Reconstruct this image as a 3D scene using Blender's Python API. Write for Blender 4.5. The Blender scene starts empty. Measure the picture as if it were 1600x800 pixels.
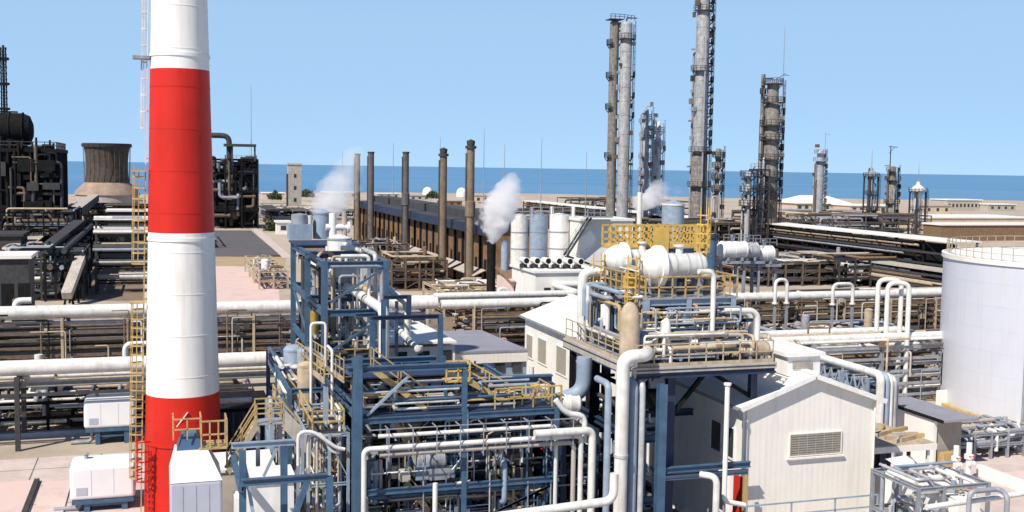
import bpy, math, random
from mathutils import Vector
S = bpy.context.scene
COL = S.collection
PI = math.pi
# ------------------------------------------------------------------ camera model (metres, plant axes: x across, y along the plant roads)
A = math.radians(17.8); PITCH = math.atan(138/1716); ROLL = math.radians(.87); H = 20.0; FPX = 1716.0
F0 = Vector((math.sin(A), math.cos(A), 0)); R0 = Vector((math.cos(A), -math.sin(A), 0)); ZZ = Vector((0, 0, 1))
FW = F0*math.cos(PITCH) - ZZ*math.sin(PITCH); UP0 = F0*math.sin(PITCH) + ZZ*math.cos(PITCH)
RT = R0*math.cos(ROLL) + UP0*math.sin(ROLL); UP = UP0*math.cos(ROLL) - R0*math.sin(ROLL)
CAMP = Vector((0, 0, H))
def ray(x, y): return FW + RT*((x-800)/FPX) + UP*((400-y)/FPX)
def G(x, y, z=0.0):
    q = ray(x, y); return CAMP + q*((z-H)/q.z)
def D(x, y, d):
    q = ray(x, y); return CAMP + q*(d/q.dot(F0))
def Vv(x, y, v):
    q = ray(x, y); return CAMP + q*(v/q.y)
def Xx(x, y, u):
    q = ray(x, y); return CAMP + q*(u/q.x)
def zat(x, y, d): return D(x, y, d).z
def wpx(n, d): return n*d/FPX

cam = bpy.data.cameras.new('camera'); co = bpy.data.objects.new('camera', cam); COL.objects.link(co)
from mathutils import Matrix
m3 = Matrix((RT, UP, -FW)).transposed()
co.matrix_world = Matrix.Translation(CAMP) @ m3.to_4x4()
cam.sensor_fit = 'HORIZONTAL'; cam.sensor_width = 36; cam.lens = 36*FPX/1600
cam.clip_start = .5; cam.clip_end = 200000
S.camera = co

# ------------------------------------------------------------------ materials
def lin(c): return tuple(c)
MATS = {}
def mat(name, col, rough=.6, metal=0.0, var=.18, scale=1.5, streak=0.0, dirt=None, bump=0.0, spec=.35, ribs=None):
    m = bpy.data.materials.new(name); m.use_nodes = True
    nt = m.node_tree; N = nt.nodes; L = nt.links
    b = N['Principled BSDF']
    b.inputs['Roughness'].default_value = rough; b.inputs['Metallic'].default_value = metal
    b.inputs['Specular IOR Level'].default_value = spec
    tc = N.new('ShaderNodeTexCoord'); oi = N.new('ShaderNodeObjectInfo')
    add = N.new('ShaderNodeVectorMath'); add.operation = 'ADD'
    sc = N.new('ShaderNodeMath'); sc.operation = 'MULTIPLY'; sc.inputs[1].default_value = 60
    L.new(oi.outputs['Random'], sc.inputs[0]); L.new(tc.outputs['Object'], add.inputs[0]); L.new(sc.outputs[0], add.inputs[1])
    n1 = N.new('ShaderNodeTexNoise'); n1.inputs['Scale'].default_value = scale; n1.inputs['Detail'].default_value = 6; n1.inputs['Roughness'].default_value = .65
    L.new(add.outputs[0], n1.inputs['Vector'])
    cr = N.new('ShaderNodeValToRGB')
    cr.color_ramp.elements[0].position = .3; cr.color_ramp.elements[1].position = .7
    lo = [max(0, c*(1-var)) for c in col]; hi = [min(.95, c*(1+var)) for c in col]
    cr.color_ramp.elements[0].color = (*lo, 1); cr.color_ramp.elements[1].color = (*hi, 1)
    L.new(n1.outputs['Fac'], cr.inputs['Fac'])
    last = cr.outputs['Color']
    if streak > 0:
        mp = N.new('ShaderNodeMapping'); mp.inputs['Scale'].default_value = (2.2, 2.2, .16)
        L.new(add.outputs[0], mp.inputs['Vector'])
        n2 = N.new('ShaderNodeTexNoise'); n2.inputs['Scale'].default_value = 1.6; n2.inputs['Detail'].default_value = 5
        L.new(mp.outputs[0], n2.inputs['Vector'])
        r2 = N.new('ShaderNodeMapRange'); r2.inputs['From Min'].default_value = .5; r2.inputs['From Max'].default_value = .75
        r2.inputs['To Max'].default_value = streak
        L.new(n2.outputs['Fac'], r2.inputs['Value'])
        mx = N.new('ShaderNodeMix'); mx.data_type = 'RGBA'
        dc = dirt or (.12, .08, .05)
        L.new(r2.outputs[0], mx.inputs['Factor']); L.new(last, mx.inputs[6]); mx.inputs[7].default_value = (*dc, 1)
        last = mx.outputs[2]
    L.new(last, b.inputs['Base Color'])
    nrm = None
    if bump > 0:
        n3 = N.new('ShaderNodeTexNoise'); n3.inputs['Scale'].default_value = scale*6; n3.inputs['Detail'].default_value = 4
        L.new(add.outputs[0], n3.inputs['Vector'])
        bp = N.new('ShaderNodeBump'); bp.inputs['Strength'].default_value = bump; bp.inputs['Distance'].default_value = .05
        L.new(n3.outputs['Fac'], bp.inputs['Height']); L.new(bp.outputs[0], b.inputs['Normal'])
    if ribs:
        ax, per = ribs
        w = N.new('ShaderNodeTexWave'); w.wave_type = 'BANDS'; w.bands_direction = ax; w.inputs['Scale'].default_value = 2*PI/per/20
        L.new(tc.outputs['Object'], w.inputs['Vector'])
        bp = N.new('ShaderNodeBump'); bp.inputs['Strength'].default_value = .12; bp.inputs['Distance'].default_value = .03
        L.new(w.outputs['Fac'], bp.inputs['Height']); L.new(bp.outputs[0], b.inputs['Normal'])
    MATS[name] = m
    return m
white = mat('white_paint', (.80, .79, .77), .45, var=.08, streak=.25, dirt=(.45, .36, .27))
wpipe = mat('white_cladding', (.72, .71, .68), .45, .05, var=.16, streak=.5, dirt=(.4, .33, .26))
silver = mat('aluminium_cladding', (.52, .52, .53), .45, .25, var=.25, streak=.55, dirt=(.25, .2, .16))
grey = mat('grey_steel', (.30, .32, .36), .55, .1, var=.25, streak=.3)
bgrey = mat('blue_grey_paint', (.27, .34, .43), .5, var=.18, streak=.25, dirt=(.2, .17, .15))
blue = mat('blue_steel_paint', (.055, .115, .195), .45, var=.25, streak=.3, dirt=(.2, .17, .15))
navy = mat('navy_steel_paint', (.022, .04, .085), .5, var=.3, streak=.2)
yellow = mat('yellow_paint', (.62, .41, .10), .5, var=.2, streak=.3, dirt=(.35, .2, .08))
ochre = mat('faded_yellow_paint', (.46, .33, .14), .6, var=.25, streak=.35)
tan = mat('tan_insulation', (.46, .37, .26), .75, var=.25, streak=.35)
rust = mat('rusty_steel', (.21, .135, .08), .8, var=.4, streak=.4, dirt=(.1, .06, .04), scale=2.5)
brown = mat('brown_steel', (.14, .105, .08), .8, var=.35, streak=.4, dirt=(.07, .045, .03), scale=2)
stackm = mat('oxidised_stack_steel', (.20, .15, .10), .8, var=.3, streak=.5, dirt=(.08, .055, .035), scale=.8)
greyst = mat('grey_brown_stack_steel', (.12, .11, .105), .8, var=.3, streak=.4, dirt=(.05, .045, .04), scale=.8)
dark = mat('soot_and_shade_black', (.011, .0115, .013), .85, var=.5, streak=.25, dirt=(.05, .04, .03), spec=.15)  # black for sooty steel, and for shade painted onto backings and recesses
darkg = mat('dark_grey_steel', (.048, .049, .052), .75, var=.35, streak=.3)
brickm = mat('sooty_brick', (.075, .062, .052), .9, var=.4, streak=.5, dirt=(.02, .02, .02), scale=.6, bump=.3)
redm = mat('red_chimney_paint', (.56, .016, .006), .5, var=.12, streak=.45, dirt=(.36, .02, .012), scale=.4)
chw = mat('white_chimney_paint', (.82, .80, .76), .45, var=.06, streak=.32, dirt=(.55, .45, .38), scale=.4)
cream = mat('cream_siding', (.80, .76, .69), .55, var=.05, scale=.5, streak=.3, dirt=(.55, .46, .36), ribs=('X', .32))
wallw = mat('white_wall_plaster', (.80, .78, .74), .7, var=.06, scale=.6, streak=.2, dirt=(.5, .42, .34))
roofw = mat('white_sheet_roof', (.80, .78, .74), .5, var=.06, scale=.5, ribs=('Y', .5))
roofg = mat('grey_sheet_roof', (.27, .27, .31), .6, var=.12, scale=.6, ribs=('X', .4))
roofd = mat('dark_roof_sheet', (.058, .06, .068), .7, var=.3, scale=.5, streak=.2)
furn = mat('brown_furnace_wall', (.22, .125, .065), .85, var=.4, streak=.5, dirt=(.06, .04, .03), scale=.8)
conc = mat('pale_concrete', (.44, .40, .35), .85, var=.18, scale=.8, streak=.3, bump=.15)
pinkw = mat('pink_render', (.72, .52, .48), .8, var=.08, scale=.5)
beige = mat('beige_render', (.58, .47, .35), .85, var=.12, scale=.3, streak=.2)
glass = mat('dark_window_glass', (.04, .045, .05), .15, var=.2, spec=.5)
louv = mat('grey_louvre', (.34, .31, .26), .6, var=.15, scale=2)
tankm = mat('pale_lilac_tank_paint', (.58, .60, .67), .4, var=.035, scale=.25, streak=.3, dirt=(.52, .46, .42))
weath = mat('weathered_tower_cladding', (.22, .20, .18), .75, var=.45, scale=1.2, streak=.75, dirt=(.045,.04,.035))
tgrey = mat('tower_grey_cladding', (.36, .36, .365), .55, .1, var=.3, scale=1.0, streak=.6, dirt=(.12, .10, .085))
lav = mat('lavender_grey_sheet', (.44, .46, .54), .5, var=.06, scale=.6, streak=.12)
dconc = mat('stained_concrete', (.16, .145, .13), .9, var=.4, scale=.5)
boxw = mat('white_box_paint', (.80, .81, .83), .5, var=.05, scale=.6)
conebr = mat('pink_brick_cone', (.33, .24, .19), .9, var=.25, scale=.3, streak=.3)
leafm = mat('shrub_leaves', (.05, .07, .03), .8, var=.4, scale=2)
redp = mat('red_fire_paint', (.5, .03, .02), .5, var=.1)
mgrey = mat('mast_grey', (.28, .31, .36), .6)

# ------------------------------------------------------------------ mesh builder
class MB:
    def __init__(s): s.v = []; s.f = []; s.sm = []
    def face(s, idx, smooth=False): s.f.append(tuple(idx)); s.sm.append(smooth)
    def box(s, x0, y0, z0, x1, y1, z1):
        if x0 > x1: x0, x1 = x1, x0
        if y0 > y1: y0, y1 = y1, y0
        if z0 > z1: z0, z1 = z1, z0
        b = len(s.v)
        s.v += [(x0,y0,z0),(x1,y0,z0),(x1,y1,z0),(x0,y1,z0),(x0,y0,z1),(x1,y0,z1),(x1,y1,z1),(x0,y1,z1)]
        for q in ((0,3,2,1),(4,5,6,7),(0,1,5,4),(1,2,6,5),(2,3,7,6),(3,0,4,7)): s.face([b+i for i in q])
        return s
    def bar(s, a, c, w=.1, h=None):
        a = Vector(a); c = Vector(c); h = h or w
        d = (c-a)
        if d.length < 1e-5: return s
        d.normalize()
        up = Vector((0,0,1)) if abs(d.z) < .95 else Vector((0,1,0))
        x = d.cross(up).normalized()*(w/2); y = x.cross(d).normalized()*(h/2)
        b = len(s.v)
        for p in (a, c):
            for k in ((-1,-1),(1,-1),(1,1),(-1,1)): s.v.append(tuple(p + x*k[0] + y*k[1]))
        for q in ((0,1,2,3),(7,6,5,4),(0,4,5,1),(1,5,6,2),(2,6,7,3),(3,7,4,0)): s.face([b+i for i in q])
        return s
    def ibeam(s, a, c, w=.25, h=.3, t=.05):      # H section
        a = Vector(a); c = Vector(c); d = (c-a)
        if d.length < 1e-5: return s
        d.normalize()
        up = Vector((0,0,1)) if abs(d.z) < .95 else Vector((0,1,0))
        x = d.cross(up).normalized(); y = x.cross(d).normalized()
        for o in (-1, 1):
            off = y*(o*(h/2-t/2)); s.bar(a+off, c+off, w, t)
        return s.bar(a, c, t, h-2*t-.004)
    def tube(s, pts, r, seg=8, bend=None, cap=True):
        P = [Vector(p) for p in pts]; bend = r*2.6 if bend is None else bend
        Q = [P[0]]
        for i in range(1, len(P)-1):
            a, b, c = P[i-1], P[i], P[i+1]
            d1 = (a-b); d2 = (c-b); l1, l2 = d1.length, d2.length
            if l1 < 1e-4 or l2 < 1e-4: continue
            t = min(bend, l1*.48, l2*.48); d1.normalize(); d2.normalize()
            if d1.dot(d2) < -.999 or t < 1e-3: Q.append(b); continue
            n = 5 if r > .12 else 3
            for k in range(n+1):
                u = k/n; Q.append((b+d1*t)*(1-u)**2 + b*2*u*(1-u) + (b+d2*t)*u*u)
        Q.append(P[-1])
        d = (Q[1]-Q[0]).normalized()
        up = Vector((0,0,1)) if abs(d.z) < .9 else Vector((1,0,0))
        x = d.cross(up).normalized()
        b0 = len(s.v); rings = len(Q)
        for i, q in enumerate(Q):
            if i == 0: d = (Q[1]-Q[0])
            elif i == rings-1: d = (Q[-1]-Q[-2])
            else: d = (Q[i+1]-Q[i-1])
            d.normalize(); x = (x - d*x.dot(d)).normalized(); y = d.cross(x)
            for k in range(seg):
                an = 2*PI*k/seg; s.v.append(tuple(q + (x*math.cos(an) + y*math.sin(an))*r))
        for i in range(rings-1):
            for k in range(seg):
                k2 = (k+1) % seg; s.face((b0+i*seg+k, b0+i*seg+k2, b0+(i+1)*seg+k2, b0+(i+1)*seg+k), True)
        if cap:
            for i in (0, rings-1):
                b = len(s.v); s.v += s.v[b0+i*seg:b0+(i+1)*seg]; s.face([b+k for k in range(seg)][::(-1 if i == 0 else 1)])
        return s
    def lathe(s, prof, c=(0,0,0), axis='z', seg=24, cap=True):
        c = Vector(c)
        def pt(r, h, an):
            a, b = r*math.cos(an), r*math.sin(an)
            if axis == 'z': p = Vector((a, b, h))
            elif axis == 'x': p = Vector((h, a, b))
            else: p = Vector((b, h, a))
            return tuple(c+p)
        rings = []
        def ring(r, h):
            b = len(s.v)
            for k in range(seg): s.v.append(pt(r, h, 2*PI*k/seg))
            return b
        prev = None; pd = None
        for i in range(len(prof)-1):
            (r0, h0), (r1, h1) = prof[i], prof[i+1]
            d = Vector((r1-r0, h1-h0))
            if d.length < 1e-6: continue
            d.normalize()
            if prev is None or pd.dot(d) < .82: prev = ring(r0, h0)
            nb = ring(r1, h1)
            for k in range(seg):
                k2 = (k+1) % seg; s.face((prev+k, prev+k2, nb+k2, nb+k), True)
            prev = nb; pd = d
        if cap:
            for (r, h), rev in ((prof[0], True), (prof[-1], False)):
                if r > 1e-3:
                    b = ring(r, h); idx = [b+k for k in range(seg)]; s.face(idx[::-1] if rev else idx)
        return s
    def poly(s, pts, z0, z1):       # vertical prism over a ground polygon
        b = len(s.v); n = len(pts)
        for z in (z0, z1):
            for p in pts: s.v.append((p[0], p[1], z))
        s.face([b+i for i in range(n)][::-1]); s.face([b+n+i for i in range(n)])
        for i in range(n):
            j = (i+1) % n; s.face((b+i, b+j, b+n+j, b+n+i))
        return s
    def quad(s, *p):
        b = len(s.v); s.v += [tuple(q) for q in p]; s.face([b+i for i in range(len(p))]); return s
    def build(s, name, m, parent=None):
        o = Vector((0,0,0))
        if parent is not None:
            q = parent
            while q is not None: o = o + q.location; q = q.parent
        loc = Vector((0,0,0))
        if parent is None:      # one-mesh thing: origin at its base
            xs = [p[0] for p in s.v]; ys = [p[1] for p in s.v]; zs = [p[2] for p in s.v]
            loc = Vector(((min(xs)+max(xs))/2, (min(ys)+max(ys))/2, min(zs)))
        off = o + loc
        me = bpy.data.meshes.new(name)
        me.from_pydata([(p[0]-off.x, p[1]-off.y, p[2]-off.z) for p in s.v], [], s.f)
        me.polygons.foreach_set('use_smooth', s.sm); me.materials.append(m); me.update()
        ob = bpy.data.objects.new(name, me); COL.objects.link(ob); ob.location = loc
        if parent is not None: ob.parent = parent
        return ob
def T(name, label, cat, loc=(0,0,0), group=None):
    o = bpy.data.objects.new(name, None); COL.objects.link(o); o.location = Vector(loc)
    o.empty_display_size = .5; o['label'] = label; o['category'] = cat
    if group: o['group'] = group
    return o
def tag(o, label, cat, group=None):
    o['label'] = label; o['category'] = cat
    if group: o['group'] = group
    return o
def structure(o): o['kind'] = 'structure'; return o
def box(name, m, par, *a): return MB().box(*a).build(name, m, par)
def tube(name, m, par, pts, r, seg=8, bend=None): return MB().tube(pts, r, seg, bend).build(name, m, par)

# ------------------------------------------------------------------ parts
def railing(pts, h=1.05, sp=1.5, r=.03, m=None, par=None, name='railing', mids=2, kick=False):
    b = MB(); P = [Vector(p) for p in pts]; up = Vector((0,0,h))
    for i in range(len(P)-1):
        a, c = P[i], P[i+1]; n = max(1, round((c-a).length/sp))
        for k in range(n+1):
            if k == 0 and i > 0: continue
            q = a.lerp(c, k/n); b.bar(q, q+up, r*2)
        for j in range(1, mids+1):
            o = up*(j/mids); b.bar(a+o, c+o, r*2)
        if kick: b.bar(a+Vector((0,0,.08)), c+Vector((0,0,.08)), .02, .16)
    return b.build(name, m, par)
def ladder(a, z0, z1, out, m, par, cage=True, w=.5, name='ladder', r=.035, rung=.35, hoop=.38, hs=1.0):
    """a=(x,y) foot; out=(dx,dy) unit vector away from what it climbs"""
    b = MB(); o = Vector((out[0], out[1], 0)); t = Vector((-o.y, o.x, 0)); p = Vector((a[0], a[1], 0))
    for s in (-1, 1):
        q = p + t*(s*w/2); b.bar(q+ZZ*z0, q+ZZ*z1, r*2)
    z = z0+rung
    while z < z1: b.bar(p-t*(w/2)+ZZ*z, p+t*(w/2)+ZZ*z, r*1.4); z += rung
    L = b.build(name, m, par)
    if cage:
        b = MB(); z = z0+2.2
        def hp(k): an = PI*k/6; return p + t*(math.cos(an)*hoop) + o*(.12 + math.sin(an)*hoop*1.5)
        while z < z1+.9:
            for k in range(6): b.bar(hp(k)+ZZ*z, hp(k+1)+ZZ*z, r*.9, .07)
            z += hs
        for k in (1, 3, 5): b.bar(hp(k)+ZZ*(z0+2.2), hp(k)+ZZ*(z1+.9), .05, r*.9)
        b.build('ladder_cage', m, L if par is not None and par.parent is None else par)
    return L
def stair(a, c, w, side, m, par, mrail=None, steps=None):
    """a low end, c high end; side = unit horizontal vector across"""
    a = Vector(a); c = Vector(c); s = Vector(side).normalized()*w
    n = steps or max(4, int(abs(c.z-a.z)/.24))
    st = MB()
    for o in (Vector((0,0,0)), s): st.bar(a+o, c+o, .06, .28)
    for k in range(1, n):
        q = a.lerp(c, k/n); st.bar(q+s*.02, q+s*.98, .24, .04)
    root = st.build('stair_flight', m, par)
    b = MB(); up = Vector((0,0,1))
    for o in (Vector((0,0,0)), s):
        for hh in (.5, 1.0): b.bar(a+o+up*hh, c+o+up*hh, .055)
        L = (c-a).length; k = max(2, int(L/1.2))
        for i in range(k+1):
            q = a.lerp(c, i/k)+o; b.bar(q, q+up, .05)
    b.build('stair_railing', mrail or m, par)
    return root
def frame(par, xs, ys, zs, w=.3, m=None, z0=0.0, braces=0, rng=None, hb=None, beams=True, mb=None):
    """steel frame: a post at every grid point, a beam along every line at each level"""
    rng = rng or random.Random(1); zt = zs[-1]; hb = hb or w*1.1; mb = mb or m
    for x in xs:
        for y in ys: MB().ibeam((x,y,z0), (x,y,zt), w, w, w*.2).build('post', m, par)
    for z in zs:
        zc = z-hb/2-.01
        for y in ys: MB().ibeam((xs[0]+w/2+.003,y,zc), (xs[-1]-w/2-.003,y,zc), w*.7, hb, w*.15).build('beam', mb, par)
        for x in xs: MB().ibeam((x,ys[0]+w/2+.003,zc-.013), (x,ys[-1]-w/2-.003,zc-.013), w*.7, hb, w*.15).build('beam', mb, par)
    lv = [z0]+list(zs)
    for _ in range(braces):
        i = rng.randrange(len(lv)-1)
        if rng.random() < .6:
            y = rng.choice(ys); k = rng.randrange(len(xs)-1); p, q = (xs[k],y+.02,lv[i]+.2), (xs[k+1],y+.02,lv[i+1]-.4)
            if rng.random() < .5: p, q = (p[0],p[1],q[2]), (q[0],q[1],p[2])
        else:
            x = rng.choice(xs); k = rng.randrange(len(ys)-1); p, q = (x+.02,ys[k],lv[i]+.2), (x+.02,ys[k+1],lv[i+1]-.4)
        MB().bar(p, q, w*.4, w*.4).build('brace', m, par)
def rpipe(par, rng, bx, mats, rr, legs=(2,5), name='pipe', seg=7):
    x0,y0,z0,x1,y1,z1 = bx
    lo = (x0,y0,z0); hi = (x1,y1,z1)
    p = [rng.uniform(lo[i], hi[i]) for i in range(3)]
    pts = [tuple(p)]; last = -1
    for _ in range(rng.randint(*legs)):
        ax = rng.choice([i for i in (0,0,1,2,2) if i != last]); last = ax
        v = rng.uniform(lo[ax], hi[ax])
        if abs(v-p[ax]) < .4: continue
        p[ax] = v; pts.append(tuple(p))
    if len(pts) < 2: return
    r = rng.uniform(*rr)
    tube(name, rng.choice(mats), par, pts, r, seg)
def valve(par, p, s, m, mw):
    x,y,z = p
    b = MB().lathe([(.0,-s),(s*.9,-s),(s*.9,-s*.7),(s*.5,-s*.5),(s*.75,0),(s*.5,s*.5),(s*.9,s*.7),(s*.9,s),(0,s)], p, 'x', 8).bar((x,y,z),(x,y,z+s*2.4),s*.3)
    v = b.build('valve', m, par)
    MB().tube([(x+math.cos(k*PI/4)*s, y+math.sin(k*PI/4)*s, z+s*2.4) for k in range(9)], s*.14, 5, 0, False).bar((x-s,y,z+s*2.4),(x+s,y,z+s*2.4),s*.15).build('handwheel', mw, v)
def drum_prof(r, L):      # dished-end vessel
    p = [(0.001,-L/2-r*.5)]
    for k in range(1,6): an = PI/2*k/6; p.append((r*math.sin(an), -L/2-r*.5*math.cos(an)))
    p += [(r,-L/2),(r,L/2)]
    for k in range(5,0,-1): an = PI/2*k/6; p.append((r*math.sin(an), L/2+r*.5*math.cos(an)))
    p.append((.001, L/2+r*.5)); return p
def drum(par, c, r, L, axis, m, ms=None, saddles=True, seg=20, base=None):
    v = MB().lathe(drum_prof(r, L), c, axis, seg)
    for k in (-.5, .5, 0):    # weld bands
        h = L*k
        o = {'x':(c[0]+h,c[1],c[2]),'y':(c[0],c[1]+h,c[2]),'z':(c[0],c[1],c[2]+h)}[axis]
        v.lathe([(r*.98,-.06),(r*1.03,-.06),(r*1.03,.06),(r*.98,.06)], o, axis, seg, False)
    v = v.build('vessel_shell', m, par)
    if saddles and axis != 'z':
        zb = c[2]-r*1.35 if base is None else base
        for k in (-.32, .32):
            if axis == 'x': box('saddle', ms or m, par, c[0]+L*k-.15, c[1]-r*.7, zb, c[0]+L*k+.15, c[1]+r*.7, c[2]-r*.72)
            else: box('saddle', ms or m, par, c[0]-r*.7, c[1]+L*k-.15, zb, c[0]+r*.7, c[1]+L*k+.15, c[2]-r*.72)
    if saddles and axis == 'z':
        zb = c[2]-L/2-r*1.2 if base is None else base
        for k in range(4):
            an = PI/4+k*PI/2; x = c[0]+math.cos(an)*r*.82; y = c[1]+math.sin(an)*r*.82
            MB().bar((x,y,zb),(x,y,c[2]-L/2+.3),.14).build('leg', ms or m, par)
    return v
def rack(name, label, axis, a0, a1, b0, b1, levels, step, pipes, rng, mp=None, w=.28, beamm=None, group=None, z0=0, cat='pipe rack', loops=0, verts=0):
    """pipe rack: trestles every `step` m along axis from a0 to a1, b0..b1 across; pipes = list of (b, z_above_level_index, r, mat)"""
    def P(a, b, z): return (a,b,z) if axis == 'x' else (b,a,z)
    t = T(name, label, cat, P((a0+a1)/2, (b0+b1)/2, z0), group)
    n = max(1, round((a1-a0)/step)); zt = levels[-1]
    for i in range(n+1):
        a = a0+(a1-a0)*i/n
        for b in (b0, b1): MB().ibeam(P(a,b,z0), P(a,b,zt+.1), w, w, w*.2).build('post', mp, t)
        fr = MB()
        for z in levels: fr.bar(P(a,b0+w/2+.004,z-.15), P(a,b1-w/2-.004,z-.15), w*.7, .29)
        fr.build('crossbeam', beamm or mp, t)
    for z in levels:
        for b in (b0, b1): MB().bar(P(a0,b,z-.42), P(a1,b,z-.42), w*.5, .22).build('side_beam', beamm or mp, t)
    for (b, li, r, m, s0, s1) in pipes:
        z = levels[li]+r+.004
        pts = [P(s0,b,z)]
        if rng.random() < .12 and s1-s0 > 16 and r < .2:
            c = rng.uniform(s0+4, s1-8); hgt = rng.uniform(.7,1.6)
            pts += [P(c,b,z),P(c,b,z+hgt),P(c+2.2,b,z+hgt),P(c+2.2,b,z)]
        pts.append(P(s1,b,z))
        tube('pipe', m, t, pts, r, 8 if r > .1 else 6)
    for k in range(verts):      # small drops, risers and valves hung on the near side
        a = rng.uniform(a0, a1); r = rng.uniform(.035,.1); z_a = rng.uniform(z0, zt*.5); z_b = rng.uniform(zt*.4, zt+.8); e = rng.uniform(.5,3.5)*rng.choice((-1,1)); bb = b0-rng.uniform(.12,.5)
        q = [P(a,bb,z_a),P(a,bb,z_b),P(a+e,bb,z_b)] if rng.random() < .6 else [P(a,bb,z_a),P(a,bb,z_b),P(a,b0+1,z_b)]
        tube('drop_pipe', rng.choice([wpipe,tan,rust,grey,dark,conc,brown]), t, q, r, 6)
        if rng.random() < .5: s_ = rng.uniform(.2,.6); c_ = P(a+.4,bb,rng.uniform(z0+.2,zt)); box('junction_box', rng.choice([darkg,tan,dark,grey,conc,rust]), t, c_[0]-s_*.5,c_[1]-.15,c_[2],c_[0]+s_*.5,c_[1]+.15,c_[2]+s_)
    return t
def mkpipes(rng, a0, a1, b0, b1, nlev, mats, per, rr=(.05,.16)):
    out = []
    for li in range(nlev):
        b = b0+.3
        while b < b1-.25 and len(out) < per*nlev:
            r = rng.uniform(*rr) if rng.random() < .8 else rr[1]*1.2
            s0 = a0 if rng.random() < .75 else rng.uniform(a0, a0+(a1-a0)*.5)
            s1 = a1 if rng.random() < .75 else rng.uniform(a0+(a1-a0)*.55, a1)
            out.append((b+r, li, r, rng.choice(mats), s0-.5, s1+.5)); b += 2*r+rng.uniform(.1,.5)
    return out
def unit(name, label, xs, ys, zs, seed, mframe, pmats, npipes, rr=(.05,.16), cat='process unit', floors=True, rails=None, vmats=None, nv=3, nval=6, braces=6, w=.28, group=None, z0=0, floorm=None, mframe2=None):
    rng = random.Random(seed)
    t = T(name, label, cat, ((xs[0]+xs[-1])/2, (ys[0]+ys[-1])/2, z0), group)
    frame(t, xs, ys, zs, w, mframe, z0, braces, rng, mb=mframe2)
    bx = (xs[0],ys[0],z0+.5,xs[-1],ys[-1],zs[-1]+.4)
    for _ in range(npipes): rpipe(t, rng, bx, pmats, rr)
    if floors:
        for z in zs:
            if rng.random() < .75:
                x0 = rng.choice(xs[:-1]); x1 = xs[-1] if rng.random() < .6 else xs[min(len(xs)-1, xs.index(x0)+1)]
                y0 = ys[0]+.05; y1 = ys[-1]-.05 if rng.random() < .5 else (ys[0]+ys[-1])/2
                box('grating', floorm or darkg, t, x0+.2, y0, z+.004, x1-.2, y1, z+.05)
                if rails: railing([(x0+.2,y1,z+.05),(x0+.2,y0,z+.05),(x1-.2,y0,z+.05),(x1-.2,y1,z+.05)], m=rails, par=t, r=.035)
    for _ in range(nv):
        z = rng.choice([z0]+list(zs[:-1])); r = rng.uniform(.4,.9); L = rng.uniform(1.2,2.6)
        x = rng.uniform(xs[0]+1,xs[-1]-1); y = rng.uniform(ys[0]+.8,ys[-1]-.8)
        if rng.random() < .5: drum(t, (x,y,z+r*1.4), r*.8, L, 'x', rng.choice(vmats or pmats), mframe, seg=14, base=z+.06)
        else: drum(t, (x,y,z+L/2+r*1.2), r*.8, L, 'z', rng.choice(vmats or pmats), mframe, seg=14, base=z+.06)
    for _ in range(nval):
        valve(t, (rng.uniform(xs[0],xs[-1]), rng.uniform(ys[0],ys[0]+1.5), rng.choice([z0]+list(zs[:-1]))+rng.uniform(.6,1.4)), rng.uniform(.1,.17), rng.choice(pmats), rng.choice([yellow,redp,grey]))
    return t
RB = lambda s: random.Random(s)
# ------------------------------------------------------------------ ground, sea
def gmat(name, cols, scale, rough=.9, bump=.2, spec=.2, small=6.0):
    m = bpy.data.materials.new(name); m.use_nodes = True; nt = m.node_tree; N = nt.nodes; L = nt.links; b = N['Principled BSDF']
    b.inputs['Roughness'].default_value = rough; b.inputs['Specular IOR Level'].default_value = spec
    tc = N.new('ShaderNodeTexCoord'); n = N.new('ShaderNodeTexNoise'); n.inputs['Scale'].default_value = scale; n.inputs['Detail'].default_value = 8; n.inputs['Roughness'].default_value = .7
    L.new(tc.outputs['Object'], n.inputs['Vector']); cr = N.new('ShaderNodeValToRGB'); e = cr.color_ramp.elements
    e[0].position = .3; e[0].color = (*cols[0], 1); e[1].position = .7; e[1].color = (*cols[-1], 1)
    for i, c in enumerate(cols[1:-1]): q = e.new(.3+.4*(i+1)/(len(cols)-1)); q.color = (*c, 1)
    L.new(n.outputs['Fac'], cr.inputs['Fac']); L.new(cr.outputs['Color'], b.inputs['Base Color'])
    n2 = N.new('ShaderNodeTexNoise'); n2.inputs['Scale'].default_value = small; n2.inputs['Detail'].default_value = 5; L.new(tc.outputs['Object'], n2.inputs['Vector'])
    bp = N.new('ShaderNodeBump'); bp.inputs['Strength'].default_value = bump; bp.inputs['Distance'].default_value = .1
    L.new(n2.outputs['Fac'], bp.inputs['Height']); L.new(bp.outputs[0], b.inputs['Normal'])
    return m
m_ground = gmat('plant_ground', [(.30,.25,.19),(.44,.37,.30),(.52,.43,.36)], .05)
m_pave = gmat('pink_concrete_paving', [(.40,.33,.30),(.60,.50,.46),(.50,.42,.38),(.58,.49,.45)], .3)
m_asph = gmat('worn_asphalt', [(.085,.08,.085),(.125,.12,.125),(.105,.10,.108)], .12)
m_soil = gmat('dry_tan_soil', [(.30,.22,.13),(.42,.32,.20),(.36,.29,.2)], .2)
m_pink = gmat('pink_yard', [(.52,.38,.35),(.66,.50,.46),(.60,.45,.41)], .25)
m_sea = gmat('blue_sea', [(.088,.225,.40),(.115,.255,.43),(.145,.275,.42)], .0022, .8, .2, .03, .3)
def sheet(name, pts, z, m):
    b = MB(); b.quad(*[(p[0], p[1], z) for p in pts]); return structure(b.build(name, m))
shore = []
rs = RB(5)
for k in range(41):
    px = -900+k*85
    q = G(px, 302.5+1.5*math.sin(k*.6)+rs.uniform(-.8,.8)+.016*max(0,px-800), 0); shore.append((q.x, q.y))

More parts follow.
